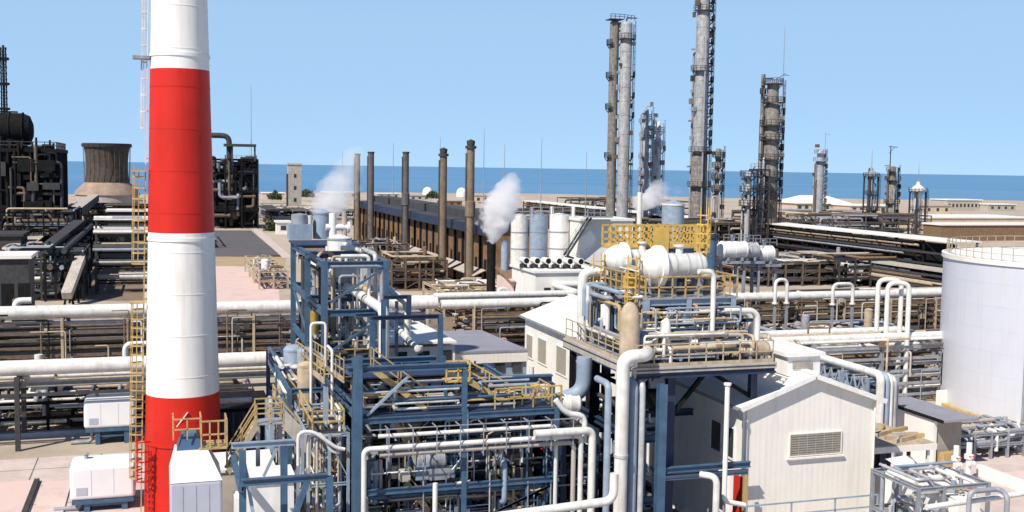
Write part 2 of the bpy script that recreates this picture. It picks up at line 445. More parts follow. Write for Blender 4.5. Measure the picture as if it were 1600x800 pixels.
L0 = -R0*400-F0*60; R1 = R0*700-F0*60
g = MB(); g.quad(*([(p[0],p[1],0) for p in [L0, R1]] + [(x,y,0) for x,y in shore[::-1]]))
structure(g.build('ground', m_ground))
far = 90000
g = MB(); g.quad(*[(*(R0*a+F0*b).to_2d(), -1.0) for a,b in ((-70000,500),(70000,500),(70000,far),(-70000,far))]); structure(g.build('sea', m_sea))
def gp(x, y): q = G(x, y, 0); return (q.x, q.y)
sheet('paved_yard', [(-40,40),(60,40),(60,79),(-40,79)], .004, m_pave)
jb = MB()
for k in range(-9,3): jb.box(k*4.0-.04,44,.004,k*4.0+.04,79,.0075)
for k in range(11,20): jb.box(-40,k*4.0-.04,.0042,6,k*4.0+.04,.0078)
structure(jb.build('paving_joints', gmat('dark_joint_filler', [(.10,.09,.085),(.2,.18,.17)], .5)))
sheet('asphalt_yard', [gp(330,401),gp(441,401),gp(392,360),gp(320,360)], .008, m_asph)
sheet('soil_strip', [gp(330,416),gp(445,416),gp(448,399),gp(330,401.5)], .008, m_soil)
sheet('pink_yard', [gp(225,474),gp(437,472),gp(433,416),gp(225,416)], .008, m_pink)
sheet('pale_path', [gp(442,403),gp(458,403),gp(405,358),gp(393,358)], .016, m_pave)
sheet('soil_yard', [gp(700,452),gp(560,452),gp(560,415),gp(700,415)], .008, m_soil)
sheet('dark_ground', [(-34,107.5),(31,107.5),(31,122),(-34,122)], .004, gmat('dark_brown_soil', [(.10,.08,.06),(.24,.18,.13),(.17,.13,.10)], .3))  # darker brown soil laid under the racks and yards
sheet('dark_ground', [(31,87),(97,87),(97,150),(31,150)], .004, bpy.data.materials['dark_brown_soil'])
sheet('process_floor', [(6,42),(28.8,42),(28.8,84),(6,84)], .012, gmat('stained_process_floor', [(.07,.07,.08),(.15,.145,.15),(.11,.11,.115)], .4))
sheet('dark_ground', [gp(-60,470),gp(225,470),gp(225,330),gp(-60,330)], .004, bpy.data.materials['dark_brown_soil'])
sheet('dark_ground', [gp(470,455),gp(860,455),gp(860,400),gp(470,380)], .012, bpy.data.materials['dark_brown_soil'])
sheet('dark_ground', [gp(900,440),gp(1500,440),gp(1440,372),gp(900,372)], .016, bpy.data.materials['dark_brown_soil'])
# ------------------------------------------------------------------ far shore
def lowb(px0, px1, yt, yb, m, label, mr=None, depth=14, nwin=0, roof=0.0):
    y_ = (yb-.0152*((px0+px1)/2-800)-262); d = H*FPX/y_
    c = D((px0+px1)/2, yb, d); wd = wpx(px1-px0, d)*.98; h = max(2.5, zat((px0+px1)/2, yt, d))
    t = T('low_building', label, 'building', (c.x,c.y,0), 'buildings near the shore')
    x0, x1, y0, y1 = c.x-wd/2, c.x+wd/2, c.y, c.y+depth
    box('wall', m, t, x0,y0,0,x1,y1,h)
    if roof > 0:
        b = MB(); e = .6; cx = (x0+x1)/2; in_ = min(wd*.25, depth*.5)
        P = [(x0-e,y0-e,h),(x1+e,y0-e,h),(x1+e,y1+e,h),(x0-e,y1+e,h)]; r0 = (x0+in_,(y0+y1)/2,h+roof); r1 = (x1-in_,(y0+y1)/2,h+roof)
        b.quad(P[0],P[1],r1,r0); b.quad(P[1],P[2],r1); b.quad(P[2],P[3],r0,r1); b.quad(P[3],P[0],r0); b.build('roof', mr or m, t)
    else: box('roof', mr or roofw, t, x0-.4,y0-.4,h,x1+.4,y1+.4,h+.5)
    if nwin:
        rows = 2 if h > 7 else 1
        for r in range(rows):
            for k in range(nwin):
                x = x0+wd*(k+.5)/nwin; z = h*(r+.35)/rows; ww = min(1.6, wd/nwin*.5)
                f = MB(); f.box(x-ww/2,y0-.06,z,x+ww/2,y0-.003,z+min(1.8,h*.4)); f.build('window', glass, t)
    return t
lowb(1236,1336,318,349,beige,'beige two storey house with pale hipped roof and rows of windows',roofw,16,8,3.0)
lowb(1322,1402,322,352,beige,'beige block with flat pale roof right of the hipped roof house',roofw,12,6)
lowb(1474,1540,313,329,conc,'long low white building nearest the beach on the right',roofw,14,9)
lowb(1540,1592,320,330,conc,'small pale flat building right of the long beach building',roofw,10,4)
lowb(1352,1640,341,358,beige,'white roofed low shed beyond the storage tank',roofw,22,0)
lowb(1450,1660,352,376,rust,'long rust brown shed with white roof just behind the storage tank rim',roofw,8,0)
lowb(1440,1490,322,334,beige,'low beige hut between the slim tower and the long beach building',conc,10,3)
lowb(410,452,318,330,conc,'low grey building left of the square concrete tower',conc,12,3)
lowb(474,512,330,342,white,'low white building right of the square concrete tower',roofw,12,2)
lowb(433,453,348,366,white,'small cream hut behind the asphalt yard',roofw,5,1)
lowb(430,552,342,352,conc,'long low grey shed in front of the square concrete tower',conc,10,6)
lowb(410,445,302,310,beige,'tiny beige building by the sea left of the square tower',roofw,9,2)
lowb(505,560,301,309,conc,'low pale building by the sea behind the leftmost stacks',roofw,9,4)
lowb(590,625,303,311,beige,'low beige building by the sea between two brown stacks',roofw,9,3)
lowb(640,672,306,313,conc,'grey building by the sea left of the far white dome',conc,9,3)
lowb(740,790,306,318,beige,'low beige building by the sea right of the tallest brown stack',conc,9,4)
lowb(150,222,312,326,conc,'low grey base building below the cooling tower',conc,12,0)
rb = RB(77)
for k,(px,yb) in enumerate([(612,322),(655,325),(705,322),(770,326)]):
    lowb(px-16,px+18,yb-rb.uniform(7,10),yb,[beige,conc,rust,conc][k],['tan shed between two stacks beyond the furnace roof','grey shed below the far white dome','rust brown shed left of the tallest brown stack','pale shed right of the tallest brown stack'][k],conc,10,3)
for px,yt,yb,lab in ((668,292,311,'white dome tank on the shore left of the tallest stack'),(721,293,310,'white dome tank on the shore behind the tallest stack')):
    d = H*FPX/(yb-262); c = D(px,yb,d); r = wpx(8,d)
    t = T('dome_tank', lab, 'tank', (c.x,c.y,0), 'dome tanks on the shore')
    hh = zat(px,yt,d)
    MB().lathe([(r,0),(r,hh*.45)]+[(r*math.cos(k*PI/12), hh*.45+hh*.55*math.sin(k*PI/12)) for k in range(7)], (c.x,c.y,0), 'z', 20).build('shell', white, t)
    MB().lathe([(r*1.05,0),(r*1.05,.5)], (c.x,c.y,0),'z',20).build('base_ring', conc, t)
def shrub(px, yb, wp, hp, d, label):
    c = D(px,yb,d); rw = wpx(wp,d)/2; hh = wpx(hp,d); rg = RB(int(px)); b = MB()
    for _ in range(420):
        an = rg.uniform(0,2*PI); rr = rw*math.sqrt(rg.random()); z = hh*rg.random()*(1-.6*(rr/rw)**2)
        q = Vector((c.x+math.cos(an)*rr, c.y+math.sin(an)*rr, c.z+.2+z)); s = hh*.09
        a1 = Vector([rg.uniform(-1,1) for _ in range(3)]).normalized()*s; a2 = Vector([rg.uniform(-1,1) for _ in range(3)]).normalized()*s
        b.quad(q-a1-a2,q+a1-a2,q+a1+a2,q-a1+a2)
    t = T('shrub', label, 'shrub', (c.x,c.y,c.z), 'dark shrubs near the shore')
    b.build('foliage', leafm, t); MB().lathe([(.15,0),(.08,hh*.6)],(c.x,c.y,c.z),'z',6).build('stem', brown, t)
for a in ((480,308,24,12,600,'dark round shrub right of the square concrete tower top'),(676,310,20,12,580,'dark shrub between the middle stacks by the sea'),(430,312,22,14,590,'small dark shrub left of the square concrete tower'),(424,362,26,18,330,'dark bush by the small cream hut')): shrub(*a)
# square concrete tower
d = 380; c = D(461,330,d); wd = wpx(20,d); zt = zat(461,258,d)
t = T('concrete_tower', 'square pale concrete tower left of the steam plume', 'tower', (c.x,c.y,0))
box('shaft', conc, t, c.x-wd/2,c.y,0,c.x+wd/2,c.y+wd,zt); box('parapet', conc, t, c.x-wd/2-.2,c.y-.2,zt+.003,c.x+wd/2+.2,c.y+wd+.2,zt+.6)
box('stair_strip', darkg, t, c.x-wd/2-.6,c.y+.5,0,c.x-wd/2-.003,c.y+1.6,zt-3)
for k in range(4): box('window', glass, t, c.x-.4,c.y-.05,zt*(.15+.21*k),c.x+.5,c.y-.003,zt*(.15+.21*k)+1.3)
# cooling tower
d = 430; c = D(168,306,d); k = wpx(1,d); z0 = zat(168,285,d); z1 = zat(168,225,d); zb = zat(168,304,d)
t = T('cooling_tower', 'sooty brick cooling tower with waisted top and flared pink base', 'cooling tower', (c.x,c.y,0))
pr = [(34.5*k-1.3*k*0, 0)]
hs = [(33,z0),(31,z0+(z1-z0)*.25),(30.5,z0+(z1-z0)*.45),(32,z0+(z1-z0)*.75),(34.5,z1)]
MB().lathe([(r*k,z) for r,z in hs], (c.x,c.y,0), 'z', 40, False).lathe([(r*k-.5,z) for r,z in hs][::-1], (c.x,c.y,0), 'z', 40, False).build('shell', brickm, t)
MB().lathe([(36.5*k,z1-1.2),(36.5*k,z1+.2),(33.8*k,z1+.2)], (c.x,c.y,0),'z',40,False).build('rim_band', darkg, t)
MB().lathe([(49*k,zb),(46*k,zb+(z0-zb)*.35),(33.2*k,z0)], (c.x,c.y,0),'z',40,False).build('flared_base', conebr, t)
MB().lathe([(47*k,0),(47*k,zb)], (c.x,c.y,0),'z',40).build('basin', conc, t)
railing([(c.x+math.cos(a*PI/12)*37*k,c.y+math.sin(a*PI/12)*37*k,z1-1.2) for a in range(25)], 1.0, 3, .06, darkg, t)
for j in range(26):
    an = 2*PI*j/26; MB().bar((c.x+math.cos(an)*33.4*k,c.y+math.sin(an)*33.4*k,z0),(c.x+math.cos(an)*35*k,c.y+math.sin(an)*34.2*k,z1),.12).build('rib', brown, t)
# ------------------------------------------------------------------ brown stacks
labs = ['tallest looking brown stack, nearest of the row, in front of the furnace building','grey brown stack with capped top, second nearest of the row','dark grey stack in the middle of the row of five','dark grey stack, second farthest of the row','thin brown grey stack at the far left end of the row']
for i,(px,yb,yt,wp) in enumerate(((733,455,229,13),(691,440,241,12),(633,413,237,10),(579,391,237,10),(558,382,240,9))):
    c = G(px,yb,0); d = c.dot(F0); r = wpx(wp,d)/2; zt = zat(px,yt,d); mm = (stackm,stackm,greyst,greyst,stackm)[i]
    t = T('furnace_stack', labs[i], 'stack', (c.x,c.y,0), 'brown stacks along the furnace building')
    MB().lathe([(r*1.08,0),(r,6),(r*.96,zt)], (c.x,c.y,0),'z',18).build('shaft', mm, t)
    if i < 2: MB().lathe([(r*.97,zt-.35),(r*1.35,zt-.3),(r*1.35,zt+.1),(r*1.0,zt+.1)], (c.x,c.y,0),'z',18).lathe([(r*.9,zt+.1),(r*1.05,zt+.9),(0.01,zt+1.2)], (c.x,c.y,0),'z',18).build('cap', darkg, t)
    else: MB().lathe([(r*.97,zt-.35),(r*1.12,zt-.3),(r*1.12,zt),(r*.8,zt)], (c.x,c.y,0),'z',18).build('rim_ring', darkg, t)
    if i in (0,2): MB().lathe([(r*1.0,12),(r*1.25,12.1),(r*1.25,14.5),(r*1.0,14.6)], (c.x,c.y,0),'z',18).build('collar', mm, t)
    ladder((c.x-r*.98-.1,c.y), 1, zt-1, (-1,0), darkg, t, False, .45, r=.04)
    box('footing', conc, t, c.x-r-.5,c.y-r-.5,0,c.x+r+.5,c.y+r+.5,.5)
# furnace building
x0 = 50.0; n_ = Xx(768,440,x0).y; f_ = Xx(562,340,x0).y; ze = Xx(740,352,x0).z
t = T('furnace_building', 'long brown furnace building with dark roof receding behind the row of stacks', 'building', (x0,(n_+f_)/2,0))
box('wall', furn, t, x0,n_,0,x0+9,f_,ze)
b = MB(); b.box(x0-1.2,n_-.6,ze+.003,x0+10,f_+.6,ze+.5); b.build('roof', roofd, t)
box('roof_monitor', roofd, t, x0+2.5,n_+6,ze+.503,x0+6.5,f_-6,ze+2.0)
box('eave_gutter', navy, t, x0-1.25,n_-.6,ze-1.1,x0-1.0,f_+.6,ze+.4)
y = n_+.5
while y < f_-1:
    box('wall_column', dark, t, x0-.35,y,0,x0-.003,y+.55,ze-.003); y += 5.4
y = n_+3.0
while y < f_-4:
    box('wall_opening', dark, t, x0-.06,y,ze*.18,x0-.006,y+1.3,ze*.5); y += 5.4
za = Xx(735,428,x0-2).z
for k in range(5):
    ya = n_+2+k*15
    if ya+13 < f_: MB().quad((x0-.36,ya,za+.9),(x0-2.4,ya,za),(x0-2.4,ya+13,za),(x0-.36,ya+13,za+.9)).quad((x0-.36,ya,za+.8),(x0-2.4,ya,za-.1),(x0-2.4,ya+13,za-.1),(x0-.36,ya+13,za+.8)).build('awning', conc, t)
# ------------------------------------------------------------------ lightning masts
for px,yt,yb,d,lab in ((393,130,345,360,'thin lightning mast above the dark process unit'),(755,200,330,300,'thin mast just right of the tallest brown stack'),(787,224,335,300,'thin mast above the white steam plume'),(845,214,312,300,'thin mast above the left end of the pipe gallery'),(915,235,322,300,'thin mast left of the twin columns'),(687,212,320,330,'thin mast behind the second nearest stack'),(535,238,330,360,'thin mast inside the left steam plume'),(614,222,330,330,'faint thin mast between the dark grey stacks'),(1290,207,330,420,None)):
    if not lab: continue
    c = D(px,yb,d); zt = zat(px,yt,d)
    t = T('lightning_mast', lab, 'mast', (c.x,c.y,0), 'thin lightning masts')
    MB().lathe([(.16,0),(.13,zt*.5),(.07,zt*.97),(.02,zt)], (c.x,c.y,0),'z',6).build('pole', mgrey, t)
    b = MB()
    for k in range(3): an = k*2*PI/3; b.bar((c.x+math.cos(an)*zt*.2,c.y+math.sin(an)*zt*.2,0),(c.x,c.y,zt*.6),.03)
    b.build('guy_wires', mgrey, t)
# ------------------------------------------------------------------ distillation towers
def plat(t, c, z, r, m, out=1.0, a0=-PI*.9, a1=PI*.9, rail=True, rm=None, name='platform'):
    b = MB(); n = 14; ri = r+.03; ro = r+out
    for k in range(n):
        p, q = a0+(a1-a0)*k/n, a0+(a1-a0)*(k+1)/n
        P = [(c.x+math.cos(a)*R_, c.y+math.sin(a)*R_, zz) for zz in (z,z+.15) for a,R_ in ((p,ri),(q,ri),(q,ro),(p,ro))]
        o = len(b.v); b.v += P
        for f in ((0,3,2,1),(4,5,6,7),(0,1,5,4),(2,3,7,6)): b.face([o+i for i in f])
    for k in range(4):
        a = a0+(a1-a0)*(k+.5)/4; b.bar((c.x+math.cos(a)*(r+.05),c.y+math.sin(a)*(r+.05),z-1.0),(c.x+math.cos(a)*ro*.98,c.y+math.sin(a)*ro*.98,z),.12)
    P = b.build(name, m, t)
    if rail: railing([(c.x+math.cos(a0+(a1-a0)*k/n)*(ro-.06),c.y+math.sin(a0+(a1-a0)*k/n)*(ro-.06),z+.15) for k in range(n+1)], 1.1, 1.5, .05, rm or m, P if P.parent.parent is None else t)
    return P
RA = math.atan2(R0.y, R0.x)          # compass of the camera's right
def tower(name, label, cx, wp, yt, d, secs, plats, mp, side=None, top='dish', seg=22, group='refinery towers', out=1.0, ladders=True, extra=0, seed=1, ladpx=None):
    """secs = list of (pixel y of the section's top, width px, material) from the top down; plats = pixel y of round platforms; side = pixel y of small side landings"""
    c = D(cx, yt, d); zt = c.z; rg = RB(seed)
    t = T(name, label, 'tower', (c.x,c.y,0), group)
    zs = [zat(cx,y,d) for y,_,_ in secs]+[0]
    for i,(y,wp_,mm) in enumerate(secs):
        r = wpx(wp_,d)/2; r2 = wpx(secs[i-1][1],d)/2 if i else r
        pr = [(r,zs[i+1]+.003),(r,zs[i]-(.8 if i else 0)),(r2,zs[i])] if i else [(r,zs[1]+.003),(r,zs[0])]
        if i == 0 and top == 'dish': pr += [(r*math.cos(k*PI/10),zs[0]+r*.5*math.sin(k*PI/10)) for k in range(1,5)]+[(.01,zs[0]+r*.5)]
        b = MB().lathe(pr, (c.x,c.y,0), 'z', seg)
        z = zs[i+1]+3
        while z < zs[i]-1: b.lathe([(r*.99,z-.08),(r*1.025,z-.08),(r*1.025,z+.08),(r*.99,z+.08)], (c.x,c.y,0),'z',seg,False); z += rg.uniform(3,5)
        b.build('shell_section', mm, t)
    def rad(z):
        for i in range(len(secs)):
            if z >= zs[i+1]: return wpx(secs[i][1],d)/2
        return wpx(secs[-1][1],d)/2
    for y in plats:
        z = zat(cx,y,d); plat(t, c, z, rad(z-.1), mp, out, RA-PI*.95, RA+PI*.75)
    for y in (side or []):
        z = zat(cx,y,d); plat(t, c, z, rad(z-.1), mp, out*1.1, RA-.6, RA+.6, True, None, 'landing')
    rm = wpx(secs[0][1],d)/2
    if ladders:
        r = max(wpx(s[1],d)/2 for s in secs)
        ladder((c.x+R0.x*(r+out*.4), c.y+R0.y*(r+out*.4)), 1, zt, (R0.x,R0.y), mp, t, True, .5, r=.06, rung=.6, hoop=.3, hs=1.6)
    for k in range(extra):     # vapour lines down the side
        an = RA + PI + rg.uniform(-.9,.9) + (0 if k % 2 else .9); r = max(wpx(s[1],d)/2 for s in secs)+.35; pr_ = rg.uniform(.12,.28)
        ztop = zt*rg.uniform(.55,1.0)
        x, y = c.x+math.cos(an)*(r+pr_), c.y+math.sin(an)*(r+pr_)
        tube('riser_pipe', rg.choice([grey,silver,brown]), t, [(c.x+math.cos(an)*.3,c.y+math.sin(an)*.3,ztop),(x,y,ztop),(x,y,2)], pr_, 8)
    rr_ = max(wpx(s[1],d)/2 for s in secs); z = zt*.25
    while z < zt-2:
        z += rg.uniform(1.5,4.5); an = RA+rg.choice([0,PI,PI])+rg.uniform(-.7,.7); x, y = c.x+math.cos(an)*(rr_+.3), c.y+math.sin(an)*(rr_+.3); s_ = rg.uniform(.25,.6)
        box('nozzle_box', rg.choice([darkg,weath,grey,brown]), t, x-s_,y-s_,z,x+s_,y+s_,z+rg.uniform(.3,1.4))
    return t, c, rm
# twin columns
t, c, r = tower('twin_column', 'pair of tall bonded columns, brown one joined to a silver one, left of all towers', 979, 19, 38, 280, [(38,18.5,tgrey)], [62], darkg, [120,152,183,246], out=.9, ladders=True, extra=0, seed=3)
c2 = D(960.5,36,282); r2 = wpx(14.5,282)/2
MB().lathe([(r2,0),(r2,c2.z),(r2*.6,c2.z+.6),(.01,c2.z+.7)], (c2.x,c2.y,0),'z',18).build('second_shell', weath, t)
for y in (70,121,170,246): z = zat(960,y,282); plat(t, c2, z, r2, darkg, .8, RA+PI*.6, RA+PI*1.4, True, None, 'landing')
for y in range(48,310,22):
    z = zat(966,y,281); MB().bar((c2.x+r2*.8,c2.y,z),(c.x-r*.8,c.y,z),.3,.5).build('tie_beam', darkg, t)
b = MB()
for y in (45,300): pass
tube('reflux_pipe', brown, t, [(c2.x+r2+.3,c2.y-1.2,zat(960,50,281)),(c2.x+r2+.3,c2.y-1.2,4)], .28, 8)
tube('vent_pipe', darkg, t, [(c.x,c.y,c.z),(c.x,c.y,c.z+1.6),(c.x+2.6,c.y-.5,c.z+1.6)], .18, 6)
box('crown_platform', darkg, t, c2.x-r2-.7,c2.y-r2-.7,c2.z+.71,c2.x+r2+.6,c2.y+r2+.5,c2.z+.9)
railing([(c2.x-r2-.7,c2.y-r2-.7,c2.z+.9),(c2.x+r2+.6,c2.y-r2-.7,c2.z+.9),(c.x+r,c.y-r,c.z+.9)], 1.1, 1.2, .06, darkg, t)
# pair of small towers
t, c, r = tower('slim_tower', 'slim grey tower with three platform tiers just right of the twin columns', 1010, 12, 172, 300, [(172,8,tgrey),(196,11,tgrey),(262,13,grey)], [186,214,246,274], grey, None, out=.9, extra=4, seed=4)
tube('vent_mast', grey, t, [(c.x,c.y,c.z),(c.x,c.y,zat(1010,166,300)),(c.x+1.4,c.y,zat(1010,166,300))], .12, 6)
t, c, r = tower('slim_tower', 'pale slim tower with side platforms, rightmost of the small pair in the steam', 1029, 9, 192, 305, [(192,8,wpipe),(215,11,silver)], [206,227], grey, [235], out=1.1, extra=3, seed=5)
t, c, r = tower('slim_tower', 'thin grey pipe column between the two small towers in the steam', 1021.5, 4, 184, 302, [(184,4,grey)], [205], grey, None, out=.6, extra=0, ladders=False, seed=6)
# tallest column
t, c, r = tower('tall_column', 'tallest grey distillation column running out of the top of the picture', 1102, 24, -70, 262, [(-70,19,tgrey),(20,21,tgrey),(112,22.5,tgrey),(240,25,weath)], [18,112,238,292], darkg, [-30,-8,5,32,50,68,85,100,128,145,162,178,195,212,226], out=1.0, extra=2, seed=7)
t, c, r = tower('short_column', 'short dark column with tiers standing against the tallest column', 1123, 9, 234, 258, [(234,9,weath)], [246,262,280,298], darkg, None, out=.9, extra=3, seed=8)
# brown column with mast
t, c, r = tower('brown_column', 'brown ringed column with a thin mast, right of the tallest column', 1208, 22, 132, 238, [(132,18,weath),(160,24,weath),(300,26,brown)], [132,161,197,219,250,277,303], darkg, [178,208,234,264,290], out=1.0, extra=6, seed=9)
z = zat(1219,118,238); q = D(1219,118,238)
MB().lathe([(.14,z-14),(.12,z),(.05,zat(1219,42,238))], (q.x,q.y-r,0),'z',6).build('mast', mgrey, t)
MB().bar((q.x,q.y-r,z),(q.x+1.4,q.y-r,z),.12).bar((q.x-1.8,q.y-r,z-1),(q.x+.6,q.y-r,z+.4),.1).build('davit', darkg, t)
q = D(1193,116,239); tube('side_riser', weath, t, [(q.x,q.y,q.z),(q.x,q.y,1)], .45, 8)
for k in range(5): w_ = q.z-k*3.5-1; MB().bar((q.x,q.y,w_),(c.x,c.y,w_),.25).build('riser_bracket', darkg, t)
# small structures right
t, c, r = tower('small_column', 'silver column with dark tiered frame left of the brown column', 1170, 8, 270, 232, [(270,8,silver),(312,9,silver)], [276,300,322], darkg, None, out=1.4, extra=4, seed=10)
t2 = unit('column_frame', 'dark open steel frame squeezed between the silver column and the brown column', [c.x+1.6,c.x+4.4], [c.y-1,c.y+2.4], [7,12,16.5,20.5], 11, darkg, [brown,grey,darkg], 16, (.08,.2), 'steel frame', True, darkg, [silver,brown], 2, 0, 5, .3)
t, c, r = tower('ringed_tower', 'grey tower with many close rings in front of the hipped roof house', 1282, 13, 236, 360, [(236,10,silver),(250,13,grey)], [240,252], grey, [262,272,283,294,305,316,328,340], out=1.1, extra=4, seed=12)
MB().lathe([(.13,c.z-4),(.1,zat(1290,207,360))], (c.x+1.7,c.y,0),'z',6).bar((c.x+1.7,c.y,zat(1290,209,360)),(c.x+3.4,c.y,zat(1290,211,360)),.1).build('davit_mast', grey, t)
def legs_tower(label, px, d, ytop, deck, wp, seed, cone, mm, legs=True):
    c = D(px,ytop,d); r = wpx(wp,d)/2; zd = zat(px,deck,d); rg = RB(seed)
    t = T('platform_tower', label, 'tower', (c.x,c.y,0), 'refinery towers')
    if cone:
        MB().lathe([(r*1.35,zd+.2),(r*1.3,zd+1.0),(r*.35,c.z-.9),(r*.3,c.z)], (c.x,c.y,0),'z',18).build('cone_hood', mm, t)
        MB().lathe([(.15,c.z),(.1,c.z+3.2),(.05,c.z+6)], (c.x,c.y,0),'z',6).build('vent_mast', grey, t)
    MB().lathe([(r*.62,0),(r*.62,zd+.1)], (c.x,c.y,0),'z',16).build('column_shell', mm, t)
    plat(t, c, zd, r*.62, darkg, r*.95, RA-PI*.98, RA+PI*.9)
    for y in (deck+28, deck+52): plat(t, c, zat(px,y,d), r*.62, darkg, r*.7, RA-PI*.8, RA+PI*.8)
    if legs:
        for k in range(4): an = PI/4+k*PI/2; x, y = c.x+math.cos(an)*r*1.3, c.y+math.sin(an)*r*1.3; MB().ibeam((x,y,0),(x,y,zd-.01),.4,.4,.08).build('leg', darkg, t)
    ladder((c.x+R0.x*(r*1.5), c.y+R0.y*(r*1.5)), 1, zd, (R0.x,R0.y), darkg, t, True, .5, r=.06, rung=.7, hs=1.6)
    for k in range(4):
        an = RA+rg.uniform(-2.6,2.6); x, y = c.x+math.cos(an)*r*.95, c.y+math.sin(an)*r*.95; z1 = zd*rg.uniform(.6,1.15)
        tube('riser_pipe', rg.choice([grey,brown,silver]), t, [(c.x,c.y,z1),(x,y,z1),(x,y,1)], rg.uniform(.1,.24), 7)
    return t, c, r
legs_tower('cone topped tower with mast, left of the three right hand towers', 1362, 360, 262, 276, 16, 21, True, grey)
t, c, r = tower('davit_tower', 'brown tower with a tall davit pole, middle of the three right hand towers', 1395, 14, 262, 350, [(262,10,weath),(278,14,weath)], [268,282,318,338], darkg, [294,306], out=1.2, extra=5, seed=22)
MB().lathe([(.2,4),(.16,zat(1390,228,350))], (D(1389,300,350).x,D(1389,300,350).y,0),'z',7).bar(D(1389,229,350),D(1403,230,350),.2).bar(D(1389,240,350),D(1398,230,350),.12).build('davit_pole', darkg, t)
legs_tower('white conical hooded tower on legs, rightmost of the towers', 1435, 350, 284, 300, 18, 23, True, wpipe)
# lattice flare mast at far left
q = D(7,180,250); zt = zat(7,74,250); zb = q.z-4
t = T('lattice_mast', 'dark lattice mast rising above the sooty building at far left', 'mast', (q.x,q.y,0))
b = MB(); s = .62
for dx in (-s,s):
    for dy in (-s,s): b.bar((q.x+dx,q.y+dy,0),(q.x+dx*.8,q.y+dy*.8,zt),.16)
b.build('mast_legs', dark, t); b = MB(); z = zb-6; k = 0
while z < zt-1:
    for a, e in (((-s,-s),(s,-s)),((s,-s),(s,s)),((s,s),(-s,s)),((-s,s),(-s,-s))):
        p = (q.x+a[0],q.y+a[1],z); r_ = (q.x+e[0],q.y+e[1],z+1.4); b.bar(p,r_,.1)
    z += 1.4; k += 1
    if k % 4 == 0: b.box(q.x-1.1,q.y-1.1,z,q.x+1.1,q.y+1.1,z+.5)
b.build('mast_lattice', dark, t)
tube('flare_pipe', darkg, t, [(q.x,q.y,zb-6),(q.x,q.y,zt+.5)], .28, 8)
# sooty building far left
d = 215; a = D(-70,236,d); c = D(88,238,d); zt = zat(60,238,d)
t = T('sooty_building', 'sooty black furnace hall with ribbed walls at the far left edge', 'building', (a.x,a.y,0))
x0, x1, y0 = a.x, c.x, c.y; y1 = y0+22
box('wall', dark, t, x0,y0,0,x1,y1,zt)
box('roof_slab', dark, t, x0-.4,y0-.5,zt+.003,x1+.5,y1+.5,zt+.7)
for k in range(14): xx = x0+(x1-x0)*(k+.5)/14; box('wall_rib', dark, t, xx-.2,y0-.45,0,xx+.2,y0-.003,zt-.01)
for k in range(9): yy = y0+1+(y1-y0)*k/9; box('wall_rib', dark, t, x1+.003,yy,0,x1+.45,yy+.4,zt-.01)
for k in (0,1): box('wall_band', dark, t, x0,y0-.6,zt*(.35+.3*k),x1+.6,y0-.46,zt*(.35+.3*k)+.3)
railing([(x0,y0,zt+.7),(x1,y0,zt+.7),(x1,y1,zt+.7)], 1.3, 2, .07, darkg, t)
rg = RB(31)
for k in range(9): xx = rg.uniform(x0+6,x1-.5); hh = rg.uniform(1,2.8); MB().lathe([(.25,zt+.7),(.2,zt+.7+hh)], (xx,y0+rg.uniform(.5,4),0),'z',7).build('roof_vent', dark, t)
q = D(0,238,d+6); zc = zat(20,205,d+6); rr = zat(20,180,d)-zat(20,236,d)
t2 = T('sooty_drum', 'huge rounded sooty drum on the roof of the black hall at the far left', 'drum', (q.x,q.y,zt+.7))
xe = D(48,205,d+6).x
MB().lathe([(.01,q.x-14),(rr*.5,q.x-14),(rr*.5,xe-2.0),(rr*.42,xe-.7),(rr*.2,xe-.1),(.01,xe)], (0,q.y+4,zt+.7+rr*.55),'x',28).build('drum_shell', dark, t2)
for k in range(4): xx = xe-2-k*4; box('cradle', dark, t2, xx-.4,q.y+1.5,zt+.703,xx+.4,q.y+6.5,zt+.7+rr*.2)
for k in range(6): xx = xe-2-k*2.5; MB().lathe([(rr*.501,-.12),(rr*.53,-.12),(rr*.53,.12),(rr*.501,.12)], (xx,q.y+4,zt+.7+rr*.55),'x',28,False).build('drum_rib', dark, t2)
MB().box(q.x-14,q.y+3.4,zt+.7+rr*1.06,xe-3,q.y+4.6,zt+.7+rr*1.1).build('catwalk', dark, t2)
rg = RB(33)
for k in range(30):
    xx = rg.uniform(x0+8,x1-1.5); zz = rg.uniform(0,zt*.9); wq = rg.uniform(.8,3.5)
    box('wall_cabin', rg.choice([dark,dark,dark,darkg]), t, xx,y0-rg.uniform(.7,2.2),zz,xx+wq,y0-.46,min(zt-.1,zz+rg.uniform(.6,3)))
for k in range(20): rpipe(t, rg, (x0+8,y0-1.6,2,x1+1.4,y0-.6,zt+2.2), [dark,dark,darkg,brown], (.12,.4), (2,4))
for k in range(10): xx = rg.uniform(x0+6,x1-2); box('roof_cabin', rg.choice([dark,dark]), t, xx,y0+rg.uniform(0,3),zt+.703,xx+rg.uniform(.6,2.2),y0+5,zt+.7+rg.uniform(.4,1.8))
